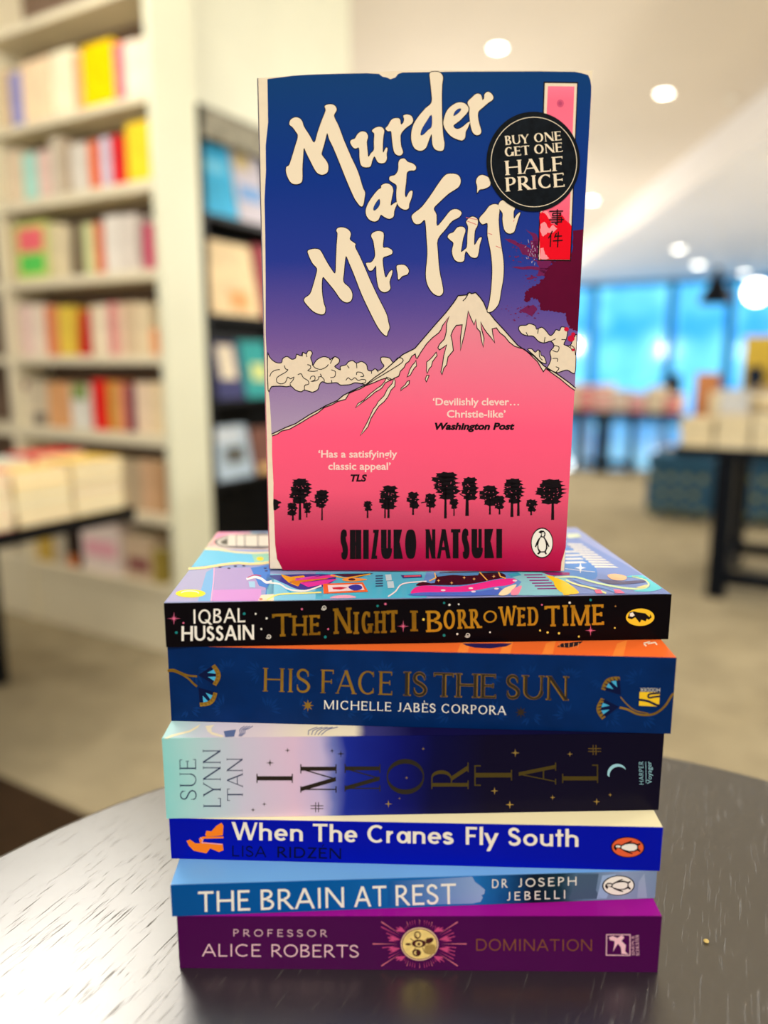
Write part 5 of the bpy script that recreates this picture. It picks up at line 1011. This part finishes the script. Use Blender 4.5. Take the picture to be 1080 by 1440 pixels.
# maroon splatter
MAR = mat((92, 4, 46), .36, noise=.12, nscale=50); MAR2 = mat((112, 30, 84), .36)
def ragged(pts, amp, n=5):
    out = []
    for i in range(len(pts)):
        a, b = Vector(pts[i]), Vector(pts[(i + 1) % len(pts)])
        for j in range(n):
            p = a.lerp(b, j / n); out.append((p.x + (random.uniform(-amp, amp) if j else 0), p.y + (random.uniform(-amp, amp) if j else 0)))
    return out
pr = Print(FF, CL)
pr.poly([(825, 322)] + ragged(k6([(760, 320), (745, 600), (560, 625), (520, 680), (470, 740), (480, 790), (400, 860), (330, 900), (270, 950), (270, 1030), (320, 1035), (330, 1000), (400, 1010), (440, 1130), (520, 1130), (620, 1150), (690, 1160), (710, 1280), (760, 1320), (800, 1330)]), 1.7, 7)[:-6] + k6([(800, 1330), (822, 1360), (845, 1360)]) + [(819, 400)], MAR, 1)
for s_ in ([(70, 400), (140, 412), (240, 455), (330, 500), (410, 555), (410, 620), (350, 590), (250, 560), (215, 490)], [(140, 690), (300, 680), (430, 695), (500, 700), (470, 750), (400, 720), (300, 712)], [(280, 300), (370, 345), (415, 400), (415, 560), (380, 480), (350, 380)], [(290, 800), (350, 770), (390, 790), (330, 815)], [(220, 1130), (300, 1080), (360, 1070), (400, 1120), (340, 1180), (260, 1150)], [(400, 620), (560, 625), (520, 700), (470, 780), (400, 780), (430, 700), (400, 660)], [(330, 420), (410, 430), (412, 600), (350, 520)]): pr.poly(ragged(k6(s_), 1.2, 3), MAR2, 1)
for i in range(90):
    t = random.random(); X, Y = (random.uniform(110, 430), random.uniform(440, 640)) if t < .4 else ((random.uniform(220, 440), random.uniform(740, 900)) if t < .6 else (random.uniform(30, 420), random.uniform(1080, 1240)))
    X, Y = 700 + X / 7.2, 280 + Y / 7.2; r = random.uniform(.3, 1.2); pr.poly([(X - r * 2, Y), (X, Y - r), (X + r * 1.5, Y + r * .2), (X, Y + r)], MAR2, 1)
for i in range(26):
    X, Y = 700 + random.uniform(280, 420) / 7.2, 280 + random.uniform(400, 660) / 7.2; pr.line([(X, Y), (X + random.uniform(-2, 2), Y + random.uniform(1, 4))], .5, mat((200, 190, 214), .4), 2)
RD = mat((206, 20, 60), .4)
for cx_, cy_, r in ((796.5, 463, 3.4), (803, 476, 5), (806, 470, 3), (806, 492, 2.2)): pr.ell(cx_, cy_, r, r * .9, RD, 4, 12)
pr.build('splatter_print', st)
# vertical strip with characters
pr = Print(FF, CL)
pr.poly([(764.4, 114.8), (813, 115.4), (802.8, 367.4), (756.2, 366.6)], INK, 2); pr.poly([(766.2, 117), (811.4, 117.6), (801.4, 365.4), (757.8, 365.2)], SN, 3)
PS = ramp_mat('strip_print', [(0, (250, 24, 48)), (.2, (246, 90, 120)), (.5, (250, 120, 150)), (.9, (252, 112, 142)), (1, (246, 130, 160))], 2, .36, .02)
pr.poly([(770.4, 121.4), (807.6, 121.8), (798.6, 363.4), (759.6, 363)], PS, 4)
RED = mat((236, 8, 34), .36)
pr.poly([(759.0, 365)] + ragged([(758.6, 330), (759.4, 298), (766, 306), (775, 315), (783, 318), (786, 300), (793, 306), (803.4, 318)], .8, 4)[:-3] + [(801.4, 365.2)], RED, 5)
for s_ in ([(430, 260), (470, 230), (520, 300), (560, 260), (600, 300), (560, 340), (500, 340), (460, 380), (430, 330)], [(430, 500), (460, 490), (480, 560), (520, 600), (470, 612), (425, 600)], [(440, 130), (500, 120), (540, 190), (490, 220)]): pr.poly(ragged(k6(s_), .8, 3), mat((250, 150, 160), .36), 6)
pr.poly(ragged(k6([(440, 130), (470, 140), (540, 230), (500, 260), (440, 190)]), .6, 3), RED, 7)
pr.ell(787.8, 145.6, 5, 5.5, mat((214, 88, 124), .4), 5); pr.ell(787.6, 145.6, 2.6, 3, mat((190, 74, 112), .4), 6)
for L in ([(520, 125), (660, 122)], [(556, 145), (636, 143), (634, 168), (556, 170), (556, 145)], [(545, 190), (646, 188), (644, 232), (540, 234)], [(520, 211), (668, 208)], [(602, 104), (600, 256), (578, 246)], [(552, 322), (540, 350), (512, 398)], [(536, 368), (530, 484)], [(592, 345), (574, 392)], [(572, 378), (648, 374)], [(556, 424), (656, 418)], [(612, 330), (604, 488)]): pr.line(k6(L), 1.7, INK, 8)
pr.build('strip_print', st)
# trees
pr = Print(FF, CL)
def tree(x, base, crown, trunks=((0, 0, 2.2),), seed=0):
    rd = random.Random(seed); x0, x1, y0, y1 = crown; cx_ = (x0 + x1) / 2; w_ = x1 - x0; h_ = y1 - y0
    pr = Print(FF, CL)
    for dx, db, tw in trunks: pr.poly([(x + dx - tw * .7, base - db), (x + dx - tw * .4, y0 + h_ * .5), (x + dx + tw * .4, y0 + h_ * .5), (x + dx + tw * .6, base - db)], INK, 2)
    nl = max(3, int(h_ / 5))
    for i in range(nl):
        t = (i + .5) / nl; ww = w_ * (.42 + .58 * math.sin(math.pi * min(1, .18 + t * .72))) * rd.uniform(.8, 1.02) / 2; yy = y0 + h_ * t; hh = h_ / nl * .95
        ox = rd.uniform(-.06, .06) * w_; ps = []
        n_ = 14
        for j in range(n_):
            a = 2 * math.pi * j / n_; r_ = 1 if j % 2 == 0 else rd.uniform(.66, .9)
            ps.append((cx_ + ox + ww * r_ * math.cos(a), yy + hh * r_ * math.sin(a) - abs(math.cos(a)) * 1.2 * (1 if t < .8 else -1)))
        pr.poly(ps, INK, 2)
    for i in range(int(w_ * h_ / 90)): pr.ell(rd.uniform(cx_ - w_ * .28, cx_ + w_ * .28), rd.uniform(y0 + h_ * .25, y1 - h_ * .15), .7, .55, mat((214, 90, 120), .4), 3, 6)
    pr.build('tree_print', st)
for i, a in enumerate(((422, 731, (404, 440, 675, 706), ((0, 0, 3),)), (412, 732, (402, 421, 709, 723), ((0, 0, 2.4),)), (431.5, 727.5, (424, 439, 708, 720), ((0, 0, 1.6),)), (453, 731.5, (441, 464, 691, 712), ((0, 0, 1.8),)), (517, 728.5, (510, 526, 706, 717), ((0, 0, 2),)), (546.5, 728.5, (530, 563, 685, 714), ((0, 0, 2.6), (-5, 0, 1.8))), (581, 724, (571, 592, 694, 713), ((0, 0, 2.2),)), (604.6, 721, (596, 616, 696, 712), ((0, 0, 2),)), (626.5, 729, (605, 649, 666, 700), ((0, 0, 3),)), (638.5, 725.5, (630, 646, 703, 714), ((0, 0, 1.6),)), (657, 725.5, (645, 675, 673, 701), ((0, 0, 4),)), (689, 723.5, (672, 704, 685, 709), ((0, 0, 2.2),)), (702.5, 723.5, (693, 712, 699, 714), ((0, 0, 2),)), (720, 727, (705, 740, 675, 706), ((0, 0, 3.4), (9, 1.5, 3))), (747, 724.5, (737, 757, 704, 718), ((0, 0, 2),)), (777.3, 731, (751, 799, 676, 707), ((0, 0, 3.4),)))): tree(*a, seed=i + 3)
pr.poly(ragged([(384.6, 702), (390, 703), (396, 707), (391, 710), (394, 713), (388, 717), (384.8, 717)], .8, 3), INK, 2)
pr.line([(592, 707), (598, 706), (606, 707)], 1.4, INK, 2); pr.line([(436, 704), (448, 708)], 1.6, INK, 2); pr.line([(646, 694), (652, 698)], 1.5, INK, 2)
pr.build('tree_print', st)
# title
pr = Print(FF, CL); LT = mat((238, 224, 198), .4)
GLY = [
(c1([(163, 318), (175, 290), (210, 272), (245, 278), (270, 305), (285, 350), (330, 420), (372, 485), (400, 400), (435, 300), (468, 215), (460, 180), (480, 165), (520, 162), (550, 178), (560, 210), (540, 250), (545, 280), (575, 340), (605, 420), (620, 460), (680, 600), (740, 730), (780, 860), (800, 905), (795, 955), (785, 1010), (765, 1022), (735, 990), (700, 930), (640, 790), (580, 640), (530, 520), (500, 460), (482, 405), (470, 440), (455, 500), (435, 570), (440, 595), (475, 640), (490, 680), (485, 730), (455, 752), (420, 752), (385, 725), (340, 640), (305, 570), (285, 530), (278, 600), (272, 700), (272, 790), (260, 822), (225, 835), (180, 825), (150, 780), (135, 730), (138, 690), (160, 675), (180, 620), (210, 520), (235, 430), (215, 390), (190, 355), (165, 335)]), ()),
(c1([(675, 480), (690, 460), (715, 450), (740, 410), (775, 390), (810, 400), (825, 435), (815, 480), (822, 560), (828, 605), (850, 575), (875, 545), (875, 480), (878, 410), (860, 390), (870, 370), (910, 352), (945, 358), (962, 385), (955, 430), (950, 500), (952, 570), (975, 530), (990, 535), (982, 580), (985, 615), (970, 650), (935, 658), (905, 645), (880, 600), (860, 640), (845, 685), (800, 692), (768, 675), (755, 620), (750, 530), (720, 535), (695, 520)]), ()),
(c2([(207, 447), (225, 425), (245, 390), (270, 376), (305, 380), (313, 418), (330, 405), (335, 380), (330, 358), (355, 350), (385, 360), (397, 390), (385, 415), (350, 440), (315, 480), (310, 520), (315, 570), (327, 605), (318, 628), (295, 632), (270, 615), (258, 570), (250, 500), (245, 465), (225, 465)]), ()),
(c2([(513, 65), (545, 55), (580, 60), (603, 90), (597, 150), (595, 260), (598, 400), (605, 500), (613, 550), (605, 595), (575, 600), (545, 585), (530, 550), (525, 485), (505, 530), (485, 580), (450, 600), (410, 585), (388, 540), (385, 480), (400, 420), (430, 370), (480, 310), (525, 265), (522, 180), (515, 110)]), (c2([(523, 355), (490, 400), (460, 450), (450, 490), (470, 485), (500, 455), (524, 430)]),)),
(c2([(608, 390), (630, 325), (670, 285), (710, 267), (750, 272), (776, 297), (778, 325), (750, 360), (715, 395), (676, 425), (690, 447), (715, 448), (745, 430), (775, 405), (790, 402), (775, 440), (760, 470), (755, 510), (735, 528), (700, 520), (660, 500), (628, 465), (610, 430)]), (c2([(725, 310), (705, 315), (685, 335), (678, 358), (700, 345), (722, 325)]),)),
(c2([(778, 285), (775, 262), (800, 235), (835, 207), (865, 215), (876, 250), (888, 235), (890, 210), (915, 193), (945, 215), (948, 245), (915, 270), (880, 300), (848, 330), (845, 370), (855, 420), (867, 460), (860, 485), (835, 492), (810, 475), (795, 430), (785, 350), (787, 305)]), ()),
(c4([(163, 185), (190, 172), (220, 180), (238, 210), (230, 260), (222, 310), (240, 300), (258, 290), (262, 300), (245, 345), (240, 380), (215, 395), (185, 385), (160, 370), (145, 400), (120, 412), (85, 398), (65, 360), (72, 315), (100, 265), (140, 215), (162, 200)]), (c4([(150, 272), (130, 295), (115, 325), (118, 342), (140, 325), (153, 300)]),)),
(c4([(272, 40), (285, 18), (310, 15), (330, 35), (360, 45), (382, 65), (375, 88), (345, 90), (325, 105), (320, 160), (312, 230), (320, 260), (340, 225), (360, 220), (355, 260), (340, 300), (335, 330), (310, 337), (280, 322), (262, 290), (258, 230), (260, 185), (235, 165), (215, 150), (218, 128), (250, 118), (270, 85)]), ()),
(c3_([(88, 375), (98, 350), (150, 338), (195, 345), (220, 375), (260, 450), (310, 530), (348, 570), (355, 450), (362, 300), (370, 195), (358, 165), (375, 140), (420, 135), (470, 155), (495, 195), (485, 245), (510, 270), (540, 292), (535, 320), (575, 400), (620, 500), (680, 640), (750, 790), (830, 950), (850, 1030), (862, 1085), (845, 1130), (835, 1162), (800, 1140), (750, 1075), (680, 940), (600, 770), (530, 590), (480, 470), (450, 405), (438, 470), (430, 560), (425, 650), (475, 700), (505, 750), (508, 800), (490, 835), (450, 845), (400, 815), (340, 730), (270, 645), (230, 605), (220, 680), (225, 780), (240, 860), (253, 900), (245, 950), (205, 958), (140, 930), (90, 880), (55, 835), (60, 805), (110, 765), (140, 680), (165, 590), (175, 525), (130, 470)]), ()),
(c3_([(690, 220), (700, 190), (745, 170), (795, 178), (808, 215), (800, 320), (840, 325), (885, 350), (885, 385), (840, 405), (800, 425), (803, 510), (825, 610), (860, 560), (888, 540), (885, 580), (862, 650), (870, 715), (825, 748), (780, 735), (755, 690), (740, 600), (735, 500), (715, 520), (700, 540), (670, 542), (650, 505), (642, 472), (690, 465), (725, 410), (722, 340), (708, 260)]), ()),
(c3_([(930, 505), (960, 490), (1010, 495), (1045, 540), (1030, 580), (985, 595), (948, 630), (940, 575)]), ()),
(c4([(355, 385), (370, 360), (420, 320), (480, 240), (530, 165), (570, 118), (610, 110), (650, 120), (665, 155), (650, 195), (590, 235), (530, 290), (495, 330), (512, 370), (515, 440), (555, 400), (600, 345), (640, 335), (670, 355), (655, 385), (610, 410), (570, 460), (520, 525), (520, 600), (530, 720), (548, 810), (553, 860), (530, 882), (490, 865), (455, 810), (445, 740), (455, 620), (450, 520), (440, 405), (410, 425), (375, 425)]), ()),
(c4([(583, 510), (595, 490), (620, 480), (645, 450), (680, 447), (695, 470), (680, 520), (670, 580), (668, 605), (690, 590), (705, 570), (708, 500), (712, 445), (700, 415), (720, 390), (745, 382), (772, 400), (770, 440), (755, 470), (750, 540), (755, 560), (780, 520), (798, 515), (785, 560), (778, 610), (765, 640), (730, 635), (700, 600), (690, 625), (685, 660), (655, 668), (625, 650), (610, 600), (620, 550), (600, 530)]), ()),
(c4([(785, 390), (820, 350), (850, 312), (890, 303), (910, 325), (905, 400), (910, 480), (920, 560), (935, 660), (935, 760), (920, 850), (905, 930), (870, 975), (840, 985), (835, 970), (850, 910), (862, 800), (865, 700), (855, 600), (835, 500), (835, 425), (805, 430), (788, 415)]), ()),
(c4([(905, 305), (920, 282), (950, 280), (985, 305), (1008, 325), (1000, 352), (1002, 395), (1020, 370), (1042, 355), (1030, 390), (1015, 440), (1000, 480), (965, 487), (940, 460), (930, 400), (930, 360), (905, 325)]), ()),
(c4([(762, 160), (775, 130), (800, 118), (835, 130), (850, 150), (850, 185), (815, 205), (785, 210), (770, 230), (770, 190)]), ())]
for g, holes in GLY:
    s_ = smooth_pts(g, 3); hs = [smooth_pts(h, 3) for h in holes]
    pr.line(s_, 2.2, INK, 4, closed=True); pr.poly(s_, LT, 5)
    for h_ in hs: pr.poly(h_, mat((24, 62, 146), .36), 6); pr.line(h_, .8, INK, 6, closed=True)
for a in (((655, 306), (671, 309)), ((657, 311), (670, 316)), ((686, 328), (692, 330)), ((697, 346), (704, 349)), ((722, 312), (723, 309))): pr.line([a[0], a[1]], .9, mat((220, 110, 110), .4), 6)
pr.build('title_lettering', st)
# small lettering
pr = Print(FF, CL); LP = mat((250, 214, 206), .4)
put_font(pr, "\u2018Has a satisfyingly", (447.7, 643.2), (558.5, 643.2), 9.8, LP, 3, .02); put_font(pr, "classic appeal\u2019", (461.6, 660.4), (549.5, 660.4), 9.8, LP, 3, .02)
put_font(pr, "\u2018Devilishly clever\u2026", (608.6, 569.8), (730, 569.8), 9.8, LP, 3, .022); put_font(pr, "Christie-like\u2019", (628.4, 587), (711, 587), 9.8, LP, 3, .022)
put_font(pr, "TLS", (493, 676.6), (516, 676.6), 9, INK, 3, .04, .22); put_font(pr, "Washington Post", (611.4, 603.9), (723.6, 603.9), 9, INK, 3, .045, .22)
pr.build('quotation_lettering', st)
pr = Print(FF, CL); hs_ = dict(h=.2, t=.115, dg=.72)
put(pr, 'SHIZUKO', hs_, (478.8, 786.2), (585.4, 785.6), (0, -41.2), INK, 3, track=.05); put(pr, 'NATSUKI', hs_, (598, 785.4), (706, 784.8), (0, -41.2), INK, 3, track=.05)
pr.build('author_lettering', st)
pr = Print(FF, CL); penguin(pr, 762.2, 763.4, (15.8, 0), (0, -21.6), WHITE, INK, WHITE, 3); pr.build('publisher_emblem', st)
# sticker
SKB = mat((14, 20, 26), .34, noise=.4, nscale=420)
pr = Print(FF); pr.ell(749.6, 227.7, 65.8, 70.2, SKB, 10, 64); pr.ell(749.6, 227.9, 65.8, 70.0, SKB, 9, 64)
stk = pr.build('sticker', st, label='round black half-price sticker')
pr = Print(FF); pr.ring(750.6, 228.2, 60.2, 63, .9, LT, 11)
for t, P0, P1, cp, stl in (('BUY', (710.4, 204.4), (744.5, 201.6), 12.6, SERIFB), ('ONE', (751.5, 200.9), (789.4, 197.4), 12.6, SERIFB), ('GET', (710.4, 220.8), (744.8, 217.8), 13, SERIFB), ('ONE', (751.6, 217.2), (791, 213.8), 13, SERIFB), ('HALF', (710.4, 246.8), (791.7, 240), 20, SERIFB), ('PRICE', (711, 269.8), (793.8, 262.7), 19.4, SERIFB)):
    put(pr, t, stl, P0, P1, (-1.2, -cp), LT, 11, track=.09)
pr.build('sticker_lettering', stk)
